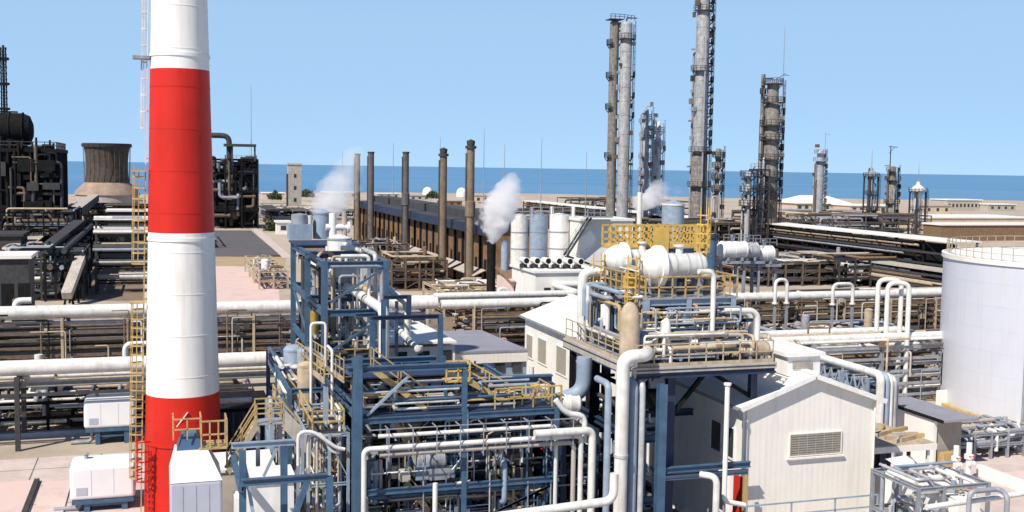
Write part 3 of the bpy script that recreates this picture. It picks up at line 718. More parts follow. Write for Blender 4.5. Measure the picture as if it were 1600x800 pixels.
for i,(pa,pb,wd_,mm,lab) in enumerate((((20,452,175,4),(148,338,330,9),2.6,darkg,'dark inclined conveyor gallery climbing back towards the cooling tower'),((60,446,170,5),(125,392,200,8.5),1.8,dark,'shorter black inclined conveyor in the dark yard at left'),((104,462,150,1.5),(126,418,158,6),1.3,conc,'pale steep chute standing in the dark yard left of the chimney'))):
    a_ = D(pa[0],pa[1],pa[2]); b_ = D(pb[0],pb[1],pb[2]); a_.z = pa[3]; b_.z = pb[3]
    q = T('conveyor', lab, 'conveyor', (a_.x,a_.y,0)); MB().bar(a_, b_, wd_, wd_*.8).build('gallery', mm, q); MB().bar(a_+ZZ*wd_*.43, b_+ZZ*wd_*.43, wd_*1.08, .1).build('cover', conc if i != 1 else darkg, q)
    for k in (.15,.5,.85): p = a_.lerp(b_,k); MB().bar((p.x-.6,p.y,0),(p.x-.3,p.y,p.z-wd_*.42),.3).bar((p.x+.6,p.y,0),(p.x+.3,p.y,p.z-wd_*.42),.3).build('trestle', dark, q)
# dark process unit right of the chimney
d = 340; a = D(326,345,d); c = D(403,345,d); zt = zat(370,240,d)
xs = [a.x,(a.x*2+c.x)/3,(a.x+2*c.x)/3,c.x]; ys = [c.y,c.y+6,c.y+12]
t = unit('dark_process_unit', 'tall sooty process unit packed with dark vessels right behind the chimney', xs, ys, [zt*.25,zt*.5,zt*.75,zt*.93], 41, dark, [dark,darkg,dark,brown,grey], 60, (.2,.7), 'process unit', True, darkg, [dark,darkg], 9, 0, 14, .5)
for k in range(3):
    xx = xs[0]+2.2+k*5; MB().lathe(drum_prof(2.0, zt*.55), (xx,ys[0]+4,zt*.42), 'z', 18).build('vessel_shell', [dark,brown,dark][k], t)
box('backing_wall', dark, t, xs[0]+.5,ys[2]-.8,0,xs[3]-.5,ys[2]-.4,zt*.8)
q0 = D(318,212,d); q1 = D(358,212,d); q2 = D(358,250,d)
tube('gooseneck_pipe', darkg, t, [(q0.x-4,q1.y,2),(q0.x-4,q1.y,q1.z),(q1.x,q1.y,q1.z),(q1.x,q1.y,zt*.5)], wpx(4.2,d), 12)
box('roof_canopy', darkg, t, D(350,226,d).x,ys[0]-1,zat(370,229,d),xs[3]-.5,ys[1],zat(370,225,d))
for k in (0,1): xx = D(362+k*36,230,d).x; MB().bar((xx,ys[0],zt*.9),(xx,ys[0],zat(370,229,d)-.01),.5).build('canopy_post', darkg, t)
# ------------------------------------------------------------------ pipe galleries receding on the right
def gallery(name, label, pa, pb, z, wdt, seed, depth, top, group='elevated pipe galleries'):
    a = G(pa[0], pa[1], z); b_ = G(pb[0], pb[1], z); x = a.x; y0, y1 = a.y, b_.y; rg = RB(seed)
    t = T(name, label, 'pipe gallery', (x+wdt/2,(y0+y1)/2,0), group)
    b = MB(); b.box(x-.5,y0-.5,z-.25,x+wdt+.5,y1,z); b.build('roof_strip', top, t)
    n = max(3, int((y1-y0)/7))
    for k in range(n+1):
        y = y0+(y1-y0)*k/n
        for xx in (x,x+wdt): MB().ibeam((xx,y,0),(xx,y,z-.26),.3,.3,.06).build('post', dark, t)
        if k < n:
            yn = y0+(y1-y0)*(k+1)/n
            MB().bar((x-.16,y,z-depth),(x-.16,yn,z-.3),.12).build('brace', dark, t)
    box('dark_back_panel', dark, t, x+wdt*.2,y0+.3,max(.3,z-depth*1.6),x+wdt*.25,y1-.3,z-.6)  # added dark panel behind the pipes, turns the gallery side near black
    for zz in (z-depth, z-depth*.55, z-depth*1.6):
        if zz > .8:
            for xx in (x-.2,x+wdt): MB().bar((xx,y0,zz),(xx,y1,zz),.2,.35).build('side_beam', darkg, t)
    for k in range(26):
        zz = z-.6-rg.random()*(depth*1.5); r = rg.uniform(.08,.26)
        if zz < .5: continue
        xx = x+rg.uniform(-.3,wdt*.15); s = y0+rg.uniform(0,.25)*(y1-y0); e = y1-rg.uniform(0,.25)*(y1-y0)
        tube('pipe', rg.choice([brown,darkg,rust,grey,dark,tan]), t, [(xx,s,zz),(xx,e,zz)], r, 7)
    return t
gallery('pipe_gallery', 'long white topped pipe gallery running back from beside the storage tank', (1488,377), (1222,346), 9.0, 5, 51, 4.2, roofw)
gallery('pipe_gallery', 'far white topped pipe gallery passing in front of the twin columns', (1086,341), (815,313), 8.0, 5, 52, 3.4, roofw)
gallery('pipe_gallery', 'lower dark pipe gallery with pale catwalk under the long white topped one', (1480,424), (1236,392), 4.6, 3, 53, 1.8, conc)
# silos and conveyor house behind the white workshop
d = 150
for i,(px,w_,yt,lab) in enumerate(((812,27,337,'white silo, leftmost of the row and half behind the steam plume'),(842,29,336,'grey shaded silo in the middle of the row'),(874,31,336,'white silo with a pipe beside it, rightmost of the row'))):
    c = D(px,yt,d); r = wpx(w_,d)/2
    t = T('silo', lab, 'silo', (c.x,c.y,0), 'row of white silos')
    MB().lathe([(r,0),(r,c.z),(r*.3,c.z+.25),(.01,c.z+.3)], (c.x,c.y,0),'z',24).build('shell', [wpipe,bgrey,white][i], t)  # shade of the middle silo put into its blue grey colour
    b = MB()
    for k in range(1,6): z = c.z*k/6; b.lathe([(r,z-.08),(r*1.03,z-.08),(r*1.03,z+.08),(r,z+.08)], (c.x,c.y,0),'z',24,False)
    b.build('stiffening_rings', grey, t)
    tube('riser_pipe', [grey,wpipe,wpipe][i], t, [(c.x+r+.35,c.y-r*.6,.2),(c.x+r+.35,c.y-r*.6,c.z+1.2)], .28, 8)
    railing([(c.x-r,c.y-r*.7,c.z+.1),(c.x,c.y-r,c.z+.1),(c.x+r,c.y-r*.7,c.z+.1)], 1.0, 1.2, .04, grey, t)
d = 146; a = D(905,430,d); b_ = D(952,346,d)
t = T('conveyor_house', 'white blank walled conveyor house with a dark inclined stair on its side', 'building', (a.x,a.y,0))
box('wall', wallw, t, a.x,a.y,0,b_.x+4,a.y+7,b_.z)
box('roof', roofw, t, a.x-.2,a.y-.2,b_.z+.003,b_.x+4.2,a.y+7.2,b_.z+.3)
p0 = D(886,400,d-1.5); p1 = D(924,340,d-1.5)
stair(p0, p1, 1.2, (0,1,0), darkg, t, grey)
p2 = D(918,402,d-1.2); MB().bar((p0.x,p0.y,p0.z),(p2.x+.6,p2.y,p2.z-1),.25).build('stair_strut', dark, t)
MB().ibeam((p0.x,p0.y,0),(p0.x,p0.y,p0.z),.4,.4,.08).build('stair_post', darkg, t)
box('landing', grey, t, p1.x-.6,p1.y-.2,p1.z,p1.x+3,p1.y+1.4,p1.z+.15); railing([(p1.x-.6,p1.y-.2,p1.z+.15),(p1.x+3,p1.y-.2,p1.z+.15)],1.0,1,.04,grey,t)
# white workshop with row of fan ducts on its roof
d = 128; a = D(836,462,d); b_ = D(916,428,d)
t = T('white_workshop', 'low white workshop with a small dark window and curved ducts on the roof', 'building', (a.x,a.y,0))
box('wall', wallw, t, a.x,a.y,0,b_.x+3,a.y+9,b_.z); box('roof', roofw, t, a.x-.25,a.y-.25,b_.z+.003,b_.x+3.2,a.y+9.2,b_.z+.25)
q = D(857,458,d); box('window', glass, t, q.x-.4,a.y-.05,q.z-.2,q.x+.4,a.y-.003,q.z+.6)
for k in range(6):
    px = 824+k*17; q = D(px,424,d+3); h = wpx(21,d); r = wpx(5,d)
    f = T('roof_duct', ['leftmost curved white fan duct on the workshop roof','second curved fan duct from the left on the workshop roof','third curved fan duct from the left on the workshop roof','fourth curved fan duct from the left on the workshop roof','fifth curved fan duct from the left on the workshop roof','rightmost curved fan duct on the workshop roof'][k], 'fan duct', (q.x,q.y,b_.z), 'curved ducts on the workshop roof')
    MB().tube([(q.x-.25,q.y+1.6,b_.z+.26),(q.x-.25,q.y+1.6,b_.z+h*.78),(q.x-.25,q.y-.3,b_.z+h*.78)], r, 12, r*2).build('duct', white, f)
    MB().lathe([(r*.5,-.06),(r*1.12,-.06),(r*1.12,.12),(r*.5,.12)], (q.x-.25,q.y-.34,b_.z+h*.78),'y',12).build('mouth_ring', white, f)
    MB().lathe([(.01,0),(r*.9,0)], (q.x-.25,q.y-.41,b_.z+h*.78),'y',12,False).build('dark_mouth', dark, f)
    box('fan_base', darkg, f, q.x-r-.3,q.y+.9,b_.z+.255,q.x+r-.1,q.y+1.0,b_.z+h*.5)
d = 135; a = D(798,462,d); b_ = D(838,430,d)
t = T('pink_annex', 'small pinkish lean-to with brown roof left of the white workshop', 'building', (a.x,a.y,0))
box('wall', pinkw, t, a.x,a.y,0,b_.x-.3,a.y+6,b_.z-.6); MB().quad((a.x-.3,a.y-.5,b_.z-.9),(b_.x-.3,a.y-.5,b_.z-.9),(b_.x-.3,a.y+6,b_.z+.4),(a.x-.3,a.y+6,b_.z+.4)).build('roof', rust, t)
for k in range(3): xx = a.x+.4+k*.85; box('window', glass, t, xx,a.y-.04,b_.z-2.2,xx+.4,a.y-.003,b_.z-1.4)
for px,yt,yb,w_,d,lab in ((789,376,460,12,140,'tall grey vent stack giving off the white steam plume'),(768,376,455,14,142,'dark stack beside the white steam plume')):
    c = D(px,yt,d); r = wpx(w_,d)/2
    t = T('vent_stack', lab, 'stack', (c.x,c.y,0))
    MB().lathe([(r*1.3,0),(r,c.z*.4),(r,c.z-.1)], (c.x,c.y,0),'z',16).build('shaft', bgrey if px > 780 else dark, t); MB().lathe([(r*.9,c.z-.1),(r*1.1,c.z-.1),(r*1.1,c.z),(r*.9,c.z)], (c.x,c.y,0),'z',16).build('rim', grey, t)
# blue-grey tank in the third steam plume
d = 190; c = D(1052,318,d); r = wpx(35,d)/2
t = T('pale_tank', 'pale blue vertical tank giving off faint steam, behind the yellow railings', 'tank', (c.x,c.y,0))
MB().lathe([(r,0),(r,c.z),(.01,c.z+.7)], (c.x,c.y,0),'z',24).build('shell', bgrey, t); MB().lathe([(r,c.z-.3),(r*1.05,c.z-.3),(r*1.05,c.z),(r,c.z)], (c.x,c.y,0),'z',24,False).build('rim', wpipe, t)
tube('vent_pipe', wpipe, t, [(c.x-r-4.4,c.y,0),(c.x-r-4.4,c.y,zat(999,300,d))], .45, 10)
# horizontal white drums to the right of the platform
d = 125
for i,(px,py,w_,h_,lab) in enumerate(((1145,390,52,27,'white horizontal drum nearest the yellow ladder, left of the row'),(1168,391,40,26,'greyish horizontal drum in the middle of the row'),(1194,396,36,26,'white horizontal drum at the right end of the row'))):
    c = D(px,py,d+i*1.5); r = wpx(h_,d)/2
    t = T('horizontal_drum', lab, 'drum', (c.x,c.y,0), 'row of white horizontal drums')
    drum(t, (c.x,c.y,c.z), r, wpx(w_,d)-r, 'x', (white,silver,white)[i], grey, base=c.z-r*1.3)
    zb = c.z-r*1.3
    box('support_beam', grey, t, c.x-2,c.y-.6,zb-.3,c.x+2,c.y+.6,zb-.003)
    for s in (-1.5,1.5): MB().ibeam((c.x+s,c.y,0),(c.x+s,c.y,zb-.303),.3,.3,.06).build('post', grey, t)
    MB().lathe([(.2,r*.9),(.2,r+.5),(.32,r+.5),(.32,r+.65)], (c.x,c.y,c.z),'z',10).build('nozzle', grey, t)
    railing([(c.x-1.4,c.y-.4,c.z+r),(c.x+1.4,c.y-.4,c.z+r)], .8, .9, .03, grey, t)
q = D(1113,366,d-2); MB()
t = T('blue_column', 'short blue column standing at the left end of the horizontal drums', 'column', (q.x,q.y,0))
MB().lathe([(.55,0),(.55,q.z)], (q.x,q.y,0),'z',14).build('shell', blue, t); MB().lathe([(.56,q.z-.4),(.75,q.z-.4),(.75,q.z),(.1,q.z)], (q.x,q.y,0),'z',14).build('top_flange', navy, t)
# ------------------------------------------------------------------ pipe racks
PM = [wpipe,silver,tan,rust,grey,brown,tan,rust,wpipe,ochre]
rg = RB(101)
def clip(l): return l[:95]
pl = mkpipes(rg, -32, 26, 109.2, 114.2, 7, PM, 12)
pl = [p for p in pl if not (p[1] == 6 and p[0] < 111)]
rack('pipe_rack', 'long tan pipe rack under the rear white main, crossing behind the chimney', 'x', -32, 26, 109.2, 114.2, [.9,1.6,2.35,3.1,3.8,4.5,5.3], 5.6, clip(pl), rg, tan, .25, brown, verts=48)
tag(MB().tube([(-32,109.9,5.95),(27.2,109.9,5.95)], .62, 16).build('pipe_main', wpipe), 'thick white pipe main lying on the rear tan rack left of the blue structure', 'pipe')
t = T('pipe_main', 'white pipe main with a hooked end valve on the rear rack at far left', 'pipe', (-18,110.8,5.3))
tube('pipe', wpipe, t, [(-32,111.3,5.62),(-13,111.3,5.62),(-13,111.3,6.9),(-11.6,111.3,6.9)], .3, 12)
pl = mkpipes(rg, 31, 95, 109.2, 116.2, 7, PM, 13)
pl = [p for p in pl if not (p[1] == 6 and p[0] < 110.8)]
rack('pipe_rack', 'wide many layered pipe rack running behind the gabled building to the storage tank', 'x', 31, 95, 109.2, 116.2, [.8,1.5,2.2,3.0,3.7,4.4,5.2], 6.4, clip(pl), rg, tan, .25, brown, verts=60)
tag(MB().tube([(27.6,109.8,5.75),(95,109.8,5.75)], .5, 16).build('pipe_main', wpipe), 'thick white pipe main along the top of the wide rack left of the tank', 'pipe')
tag(MB().tube([(27.5,112.6,6.3),(44,112.6,6.3),(44,121,6.3),(60,121,6.3)], .36, 12).build('pipe_main', wpipe), 'white pipe main with a kink crossing behind the platform', 'pipe')
tag(MB().tube([(17,118,4.2),(17,113.6,5.9),(40,113.6,5.9)], .42, 12).build('pipe_main', wpipe), 'white pipe main passing in front of the brown stacks', 'pipe')
# rack 2
pl = mkpipes(rg, -28, 9, 81.2, 85.0, 2, [darkg,grey,tan,wpipe,rust,silver], 6)
pl = [p for p in pl if not (p[1] == 1 and p[0] < 83.1)]
rack('pipe_rack', 'grey pipe rack carrying the front white main across the pink yard', 'x', -28, 9, 81.2, 85.0, [4.3,5.05], 9.2, clip(pl), rg, darkg, .32, darkg)
tag(MB().tube([(-28,82.0,5.65),(10,82.0,5.65)], .55, 16).build('pipe_main', wpipe), 'thick white pipe main nearest the camera on the left, above dark posts', 'pipe')
t = T('standing_pipe', 'white standing pipe beside the dark rack post at lower left', 'pipe', (-9.6,83,0)); q = G(62,648,0)
tube('pipe', wpipe, t, [(q.x,q.y,0),(q.x,q.y,4.8)], .32, 12); MB().lathe([(.32,.0),(.5,.0),(.5,.12),(.32,.12)], (q.x,q.y,0),'z',14).build('foot_flange', grey, t)
pl = mkpipes(rg, 39, 70, 79.6, 84.4, 5, PM, 9)
rack('pipe_rack', 'pipe rack with white lines in front of the wide rack, left of the tank', 'x', 39, 66, 79.6, 84.4, [1.2,2.2,3.3,4.4,5.4], 6.8, clip([(b,l,r,m,s0,min(s1,66.5)) for b,l,r,m,s0,s1 in pl]), rg, grey, .25, grey, verts=30)
tag(MB().tube([(38.5,80.4,5.78),(66.5,80.4,5.78)], .35, 12).build('pipe_main', wpipe), 'white pipe main on the front right rack beside the tank', 'pipe')
tag(MB().tube([(38.5,86.4,4.5),(48,86.4,4.5),(48,86.4,5.3),(66.5,86.4,5.3)], .4, 12).build('pipe_main', wpipe), 'white pipe main behind the front right rack with a small step', 'pipe')
# tall pipe loops
for i,(px0,px1,yt,yb,d,lab) in enumerate(((1376,1409,437,598,96,'tall white pipe loop reaching highest, left leg of the pair by the tank'),(1391,1421,442,600,95,'tall white pipe loop beside the first, right leg of the pair by the tank'))):
    a = D(px0,yt,d); b_ = D(px1,yt,d); e = D(px1,yb,d)
    t = T('pipe_loop', lab, 'pipe', (b_.x,b_.y,0), 'tall white pipe loops')
    tube('pipe', wpipe, t, [(a.x,a.y+.3,6.1),(a.x,a.y+.3,a.z),(b_.x,b_.y,a.z),(b_.x,b_.y,.3)], .21, 12, .7)
    box('pipe_foot', conc, t, b_.x-.5,b_.y-.5,0,b_.x+.5,b_.y+.5,.3)
for px0,px1,yt,yb,d,lab in ((1212,1234,437,470,122,'small white pipe arch above the wide rack'),(1302,1340,444,470,122,'white stepped pipe in the middle of the wide rack'),(778,797,451,480,118,'small white pipe arch left of the white workshop'),(1165,1184,488,545,60.5,None)):
    if not lab: continue
    a = D(px0,yt,d); b_ = D(px1,yt,d)
    t = T('pipe_arch', lab, 'pipe', (a.x,a.y,0), 'small white pipe arches')
    tube('pipe', wpipe, t, [(a.x,a.y,5.4),(a.x,a.y,a.z),(b_.x,a.y,a.z),(b_.x,a.y,5.4)], .2, 12, .7)
    for q in (a,b_): MB().lathe([(.2,5.25),(.34,5.25),(.34,5.4),(.2,5.4)], (q.x,a.y,0),'z',12).build('flange', wpipe, t); MB().ibeam((q.x,a.y,0),(q.x,a.y,5.249),.25,.25,.05).build('prop', grey, t)
# ------------------------------------------------------------------ clutter of process yards
BR = [brown,rust,tan,dark,darkg,tan,conc,grey]
def span(px0, px1, py, n, dep, nd, z=0):
    a = G(px0,py,z); b_ = G(px1,py,z); x0, x1 = a.x, b_.x; y = (a.y+b_.y)/2
    return [x0+(x1-x0)*k/n for k in range(n+1)], [y+dep*k/nd for k in range(nd+1)]
def yard(label, px0, px1, py, n, dep, nd, zs, seed, mf, pm, npipe, **k):
    xs, ys = span(px0, px1, py, n, dep, nd)
    return unit('process_unit', label, xs, ys, zs, seed, mf, pm, npipe, **k)
yard('tangle of tan pipes and dark vessels at the foot of the brown stacks', 610, 700, 452, 4, 12, 2, [1.8,3.4,4.8], 61, brown, [tan,brown,dark,rust,conc,tan], 70, rr=(.1,.3), rails=None, floors=True, vmats=[tan,brown,rust], nv=6)
yard('low pipe manifold of tan and white pipes in front of the stacks', 690, 830, 494, 6, 12, 2, [1.4,2.6,3.6], 62, tan, [tan,wpipe,brown,conc,wpipe,rust], 60, rr=(.08,.22), vmats=[tan,conc], nv=4)
yard('rusty open framed unit behind the blue vent drums', 560, 640, 428, 3, 12, 2, [2.2,4.2,5.6], 63, brown, [tan,brown,rust,dark,grey], 50, rr=(.1,.3), vmats=[tan,brown], nv=6)
yard('dark open framed pump unit under the far gallery', 925, 1090, 400, 6, 14, 2, [3,5.5,8], 64, darkg, BR, 70, rr=(.1,.3), vmats=[tan,grey,brown], nv=6)
yard('brown unit with dark vessels below the tallest column', 1090, 1225, 412, 6, 16, 2, [3,6,8.8], 65, brown, BR, 90, rr=(.12,.35), vmats=[tan,grey,brown,bgrey], nv=9)
yard('tan yard of low pipes between the drums and the wide rack', 1130, 1300, 436, 7, 12, 2, [1.6,3.2], 66, tan, [tan,conc,wpipe,rust,brown,grey], 80, rr=(.1,.28), vmats=[tan,wpipe,grey], nv=8)
yard('dark pipe yard below the long gallery left of the tank', 1300, 1490, 448, 7, 12, 2, [1.8,3.6,5], 67, darkg, BR+[wpipe], 90, rr=(.1,.3), vmats=[grey,brown,wpipe], nv=8)
yard('low grey machinery yard under the white lines beside the tank', 1200, 1480, 560, 8, 9, 2, [1.5,2.6], 68, grey, [tan,grey,wpipe,conc,brown,bgrey], 80, rr=(.08,.22), vmats=[tan,grey], nv=8)
# left clutter
yard('dark unit of tanks and trusses in front of the black hall', 0, 115, 420, 5, 22, 2, [4,8,10.5], 71, dark, [dark,darkg,brown,darkg,tan,grey], 90, rr=(.12,.4), vmats=[darkg,dark,brown], nv=9)
yard('dark grey unit of pipes and vessels left of the chimney ladder', 0, 130, 470, 6, 16, 2, [2.6,5,7], 72, darkg, [darkg,grey,bgrey,brown,wpipe,dark,tan], 95, rr=(.1,.3), vmats=[bgrey,darkg,wpipe], nv=9)
yard('sooty pump row farther back below the cooling tower', 100, 235, 362, 5, 30, 2, [2.5,5,7], 73, dark, [dark,darkg,brown,tan,conc], 70, rr=(.2,.5), vmats=[darkg,dark,brown], nv=9, w=.45)
unit('process_unit', 'rusty pumps and low pipes on the ground left of the standing white pipe', [-27,-22,-17,-13], [86,90,94], [1.2,2.3], 78, brown, [dark,brown,tan,rust,grey,conc], 60, (.06,.2), vmats=[darkg,tan,brown], nv=8, nval=4, braces=3, w=.2)
unit('process_unit', 'tan low pipework on the pink yard right of the chimney shaft', [1,4,7], [86,90,94], [1.2,2.3], 79, tan, [dark,brown,tan,rust,grey,conc,ochre], 50, (.06,.18), vmats=[darkg,tan,ochre], nv=5, nval=4, braces=3, w=.2)
unit('process_unit', 'dark machinery and pipes standing in the shade under the front white main', [-12,-8,-4,0], [86,89,92], [1.3,2.4], 74, dark, [dark,darkg,brown,grey,tan,wpipe], 60, (.06,.2), vmats=[darkg,dark,brown], nv=9, nval=4, braces=3, w=.2)  # dark materials also stand in for the black shadows among the machinery
unit('process_unit', 'brown tangle of low pipes behind the rear white main at left', [-30,-22,-14,-6,2,10], [115.5,118,121], [1.4,2.8,4.2], 75, brown, [tan,brown,darkg,rust,conc,dark,wpipe], 95, (.08,.24), vmats=[darkg,tan,brown], nv=10, nval=0, braces=8, w=.22)
unit('process_unit', 'brown tangle of pipes in the depth of the wide rack at right', [34,44,54,64,74,84,94], [117.5,121,125], [1.4,2.8,4.2], 76, brown, [tan,brown,darkg,rust,conc,dark,wpipe], 98, (.08,.26), vmats=[darkg,tan,brown], nv=12, nval=0, braces=8, w=.22)
unit('process_unit', 'tan pipes and pumps between the two racks left of the tank', [38,46,54,62,70], [91,96,101], [1.0,2.0,3.0], 77, tan, [tan,brown,darkg,rust,conc,wpipe,grey], 95, (.08,.22), vmats=[darkg,tan,conc], nv=10, nval=6, braces=6, w=.2)
rg = RB(105)
for i,(x0_,x1_,v0,v1,pm,lab) in enumerate(((38,97,87.5,90.5,[wpipe,tan,silver,conc,rust],'low sleeper track of pale pipes just behind the front right rack'),(38,97,102.5,107.5,[tan,conc,brown,wpipe,rust],'low sleeper track of tan pipes just in front of the wide rack'),(40,120,126.5,131,[wpipe,silver,tan,conc,wpipe],'low sleeper track of white and silver pipes behind the wide rack'),(45,125,140,146,[tan,brown,conc,wpipe,rust],'low sleeper track of brown pipes below the horizontal drums'),(-30,14,124,128,[tan,brown,conc,darkg,wpipe],'low sleeper track of brown pipes behind the rear rack at left'),(-30,6,96,100,[tan,brown,conc,darkg,wpipe,rust],'low sleeper track of tan pipes between the two white mains at left'))):
    pl = mkpipes(rg, x0_, x1_, v0, v1, 2, pm, 8, (.08,.24))
    rack('pipe_track', lab, 'x', x0_, x1_, v0, v1, [.7,1.6], 8, pl, rg, conc, .22, conc, 'low pipe tracks', 0, 'pipe track', verts=24)
yard('far grey yard of low pipes between the concrete tower and the brown stacks', 415, 560, 352, 7, 40, 2, [2.5,5], 80, grey, [conc,grey,tan,brown,darkg], 70, rr=(.15,.5), vmats=[conc,grey,brown,white], nv=10)
yard('far brown yard of pipes and tanks behind the white silos', 780, 955, 356, 7, 40, 2, [2.5,5], 81, brown, [conc,grey,tan,brown,darkg], 70, rr=(.15,.5), vmats=[conc,grey,brown,white], nv=10)
yard('far low yard of grey tanks below the twin columns', 945, 1085, 336, 6, 60, 2, [3,6], 83, darkg, [conc,grey,tan,brown,darkg], 60, rr=(.2,.5), vmats=[conc,grey,brown,white], nv=10)
yard('tan yard of pipes and small tanks behind the white main near the tall loops', 1165, 1340, 447, 6, 22, 2, [1.5,3,4.2], 87, brown, [conc,grey,tan,brown,darkg,wpipe], 90, rr=(.1,.28), vmats=[conc,grey,brown,tan], nv=10)
yard('cluttered brown yard beneath the right hand towers', 1240, 1460, 372, 8, 40, 2, [2.5,5,7], 84, brown, [conc,grey,tan,brown,darkg], 80, rr=(.2,.5), vmats=[conc,grey,brown,tan], nv=12)
yard('tan pipework between the pink yard and the tall blue frame', 405, 450, 452, 2, 30, 3, [1.5,3], 85, tan, [tan,conc,wpipe,brown,grey], 40, rr=(.08,.25), vmats=[conc,tan,white], nv=5)
yard('sooty low pipework on the ground left of the asphalt yard behind the chimney', 225, 330, 388, 4, 40, 2, [2.5,5], 86, dark, [dark,darkg,brown,conc], 50, rr=(.15,.4), vmats=[darkg,dark,brown], nv=6)
rg = RB(104)
labs = ['rack of dark and pale pipes nearest the yard, left of the chimney','second rack of pale pipes left of the chimney','third rack of pale pipes left of the chimney, below the cooling tower','farthest pale pipe rack left of the chimney, at the cooling tower foot']
for i,(py,z) in enumerate(((416,4.2),(394,5.5),(366,7),(345,8.5))):
    a = G(150,py,z); b_ = G(262,py,z); y = a.y
    pl = mkpipes(rg, a.x, b_.x, y, y+4, 2, [conc,darkg,wpipe,dark,grey,tan], 6, (.15,.45))
    rack('pipe_rack', labs[i], 'x', a.x, b_.x, y, y+4, [z-2.2,z], 8, pl, rg, darkg, .35, dark, 'racks left of the chimney')
# diagonal dark rack toward the vanishing point
a = G(118,470,0)
pl = mkpipes(rg, a.y, a.y+110, a.x-4, a.x-.4, 2, [dark,darkg,brown,grey,bgrey], 5, (.12,.35))
rack('pipe_rack', 'dark pipe rack running straight back towards the cooling tower at left', 'y', a.y, a.y+110, a.x-4, a.x-.4, [4.5,6.8], 9, pl, rg, dark, .4, dark)
for px0,px1,py,z,dep,mm,lab in ((40,116,328,9,14,conc,'pale flat roofed shed by the black hall, farther one'),(72,122,352,8,10,conc,'pale rounded shed roof by the black hall, nearer one'),(-30,48,400,8.5,7,wallw,'bright white flat roofed shed at the left edge'),(-20,36,366,7.5,10,darkg,'grey flat roofed shed under the black hall'),(165,232,328,9,8,roofw,'pale sloping roof left of the chimney below the cooling tower')):
    a = G(px0,py,z); b_ = G(px1,py,z)
    t = T('flat_shed', lab, 'shed', ((a.x+b_.x)/2,a.y,0), 'flat roofed sheds at left')
    box('wall', darkg, t, a.x+.4,a.y+.4,0,b_.x-.4,a.y+dep,z-.4)
    box('roof', mm, t, a.x,a.y,z-.397,b_.x,a.y+dep+.4,z)
    for k in range(3): xx = a.x+(b_.x-a.x)*(k+.5)/3; box('door_opening', dark, t, xx-.7,a.y+.35,.4,xx+.7,a.y+.397,z*.6)
# ------------------------------------------------------------------ chimney
pinkm = MATS['pink_render']; paleled = mat('pale_ladder_paint', (.62, .57, .57), .6); d = 61.5; c = D(286,640,d); cx, cy = c.x, c.y
def cz(y): return zat(286,y,d)
def crad(z): y = 258+(H-z)*FPX/d; return wpx((83+.047*y)/2, d)
t = T('chimney', 'tall red and white banded chimney in the left foreground', 'chimney', (cx,cy,0))
zb = [0, cz(611), cz(362), cz(110), cz(-160)]
for i,(mm,nm) in enumerate(((redm,'red_band'),(chw,'white_band'),(redm,'red_band'),(chw,'white_band'))):
    MB().lathe([(crad(zb[i]),zb[i]),(crad(zb[i+1]),zb[i+1])], (cx,cy,0), 'z', 72, i in (0,3)).build(nm, mm, t)
for y in (88,372,684):
    z = cz(y); r = crad(z); MB().lathe([(r*.995,z-.09),(r*1.035,z-.09),(r*1.035,z+.09),(r*.995,z+.09)], (cx,cy,0),'z',72,False).build('flange_ring', chw if y < 600 else redm, t)
for i, (za, zb_, mm) in enumerate(((0,cz(611),redm),(cz(611),cz(362),chw),(cz(362),cz(110),redm),(cz(110),cz(-160),chw))):
    sb = MB(); z = za+1.1
    while z < zb_-.6: r = crad(z); sb.lathe([(r-.01,z-.03),(r+.014,z-.025),(r+.014,z+.025),(r-.01,z+.03)], (cx,cy,0), 'z', 72, False); z += 2.3
    sb.build('plate_seams', mm, t)
L_ = (-R0.x*.94-F0.x*.34, -R0.y*.94-F0.y*.34); ln = math.hypot(*L_); L_ = (L_[0]/ln, L_[1]/ln)
zt = cz(262)
def lad_seg(z0, z1, m, cage):
    r = max(crad(z0),crad(z1))+.16; return ladder((cx+L_[0]*r, cy+L_[1]*r), z0, z1, L_, m, t, cage, .52, r=.032, rung=.3, hoop=.3, hs=.55)
def taper_ladder(z0, z1, m, w, hoop, step):
    o = Vector((L_[0],L_[1],0)); tv = Vector((-o.y,o.x,0)); C_ = Vector((cx,cy,0))
    def at(z, out, side): return C_ + o*(crad(z)+out) + tv*side + ZZ*z
    b = MB()
    for s in (-1,1): b.bar(at(z0,.16,s*w/2), at(z1,.16,s*w/2), .06)
    z = z0+.3
    while z < z1: b.bar(at(z,.16,-w/2), at(z,.16,w/2), .045); z += .3
    b.build('ladder', m, t); b = MB(); z = z0+2.0
    while z < z1:
        for k in range(6): p, q = PI*k/6, PI*(k+1)/6; b.bar(at(z,.2+math.sin(p)*hoop*1.7,math.cos(p)*hoop), at(z,.2+math.sin(q)*hoop*1.7,math.cos(q)*hoop), .035, .08)
        z += step
    for k in range(1,6): p = PI*k/6; b.bar(at(z0+2,.2+math.sin(p)*hoop*1.7,math.cos(p)*hoop), at(z1,.2+math.sin(p)*hoop*1.7,math.cos(p)*hoop), .045)
    b.build('ladder_cage', m, t)
taper_ladder(.3, cz(470), ochre, .5, .36, .5); taper_ladder(cz(466), cz(262), ochre, .5, .36, .6); taper_ladder(cz(258), cz(-160), paleled, .34, .15, .9)
for y in (268,470): z = cz(y); r = crad(z); box('ladder_landing', ochre, t, cx+L_[0]*(r+.5)-.4,cy+L_[1]*(r+.5)-.5,z-.05,cx+L_[0]*(r+.5)+.4,cy+L_[1]*(r+.5)+.5,z+.02)
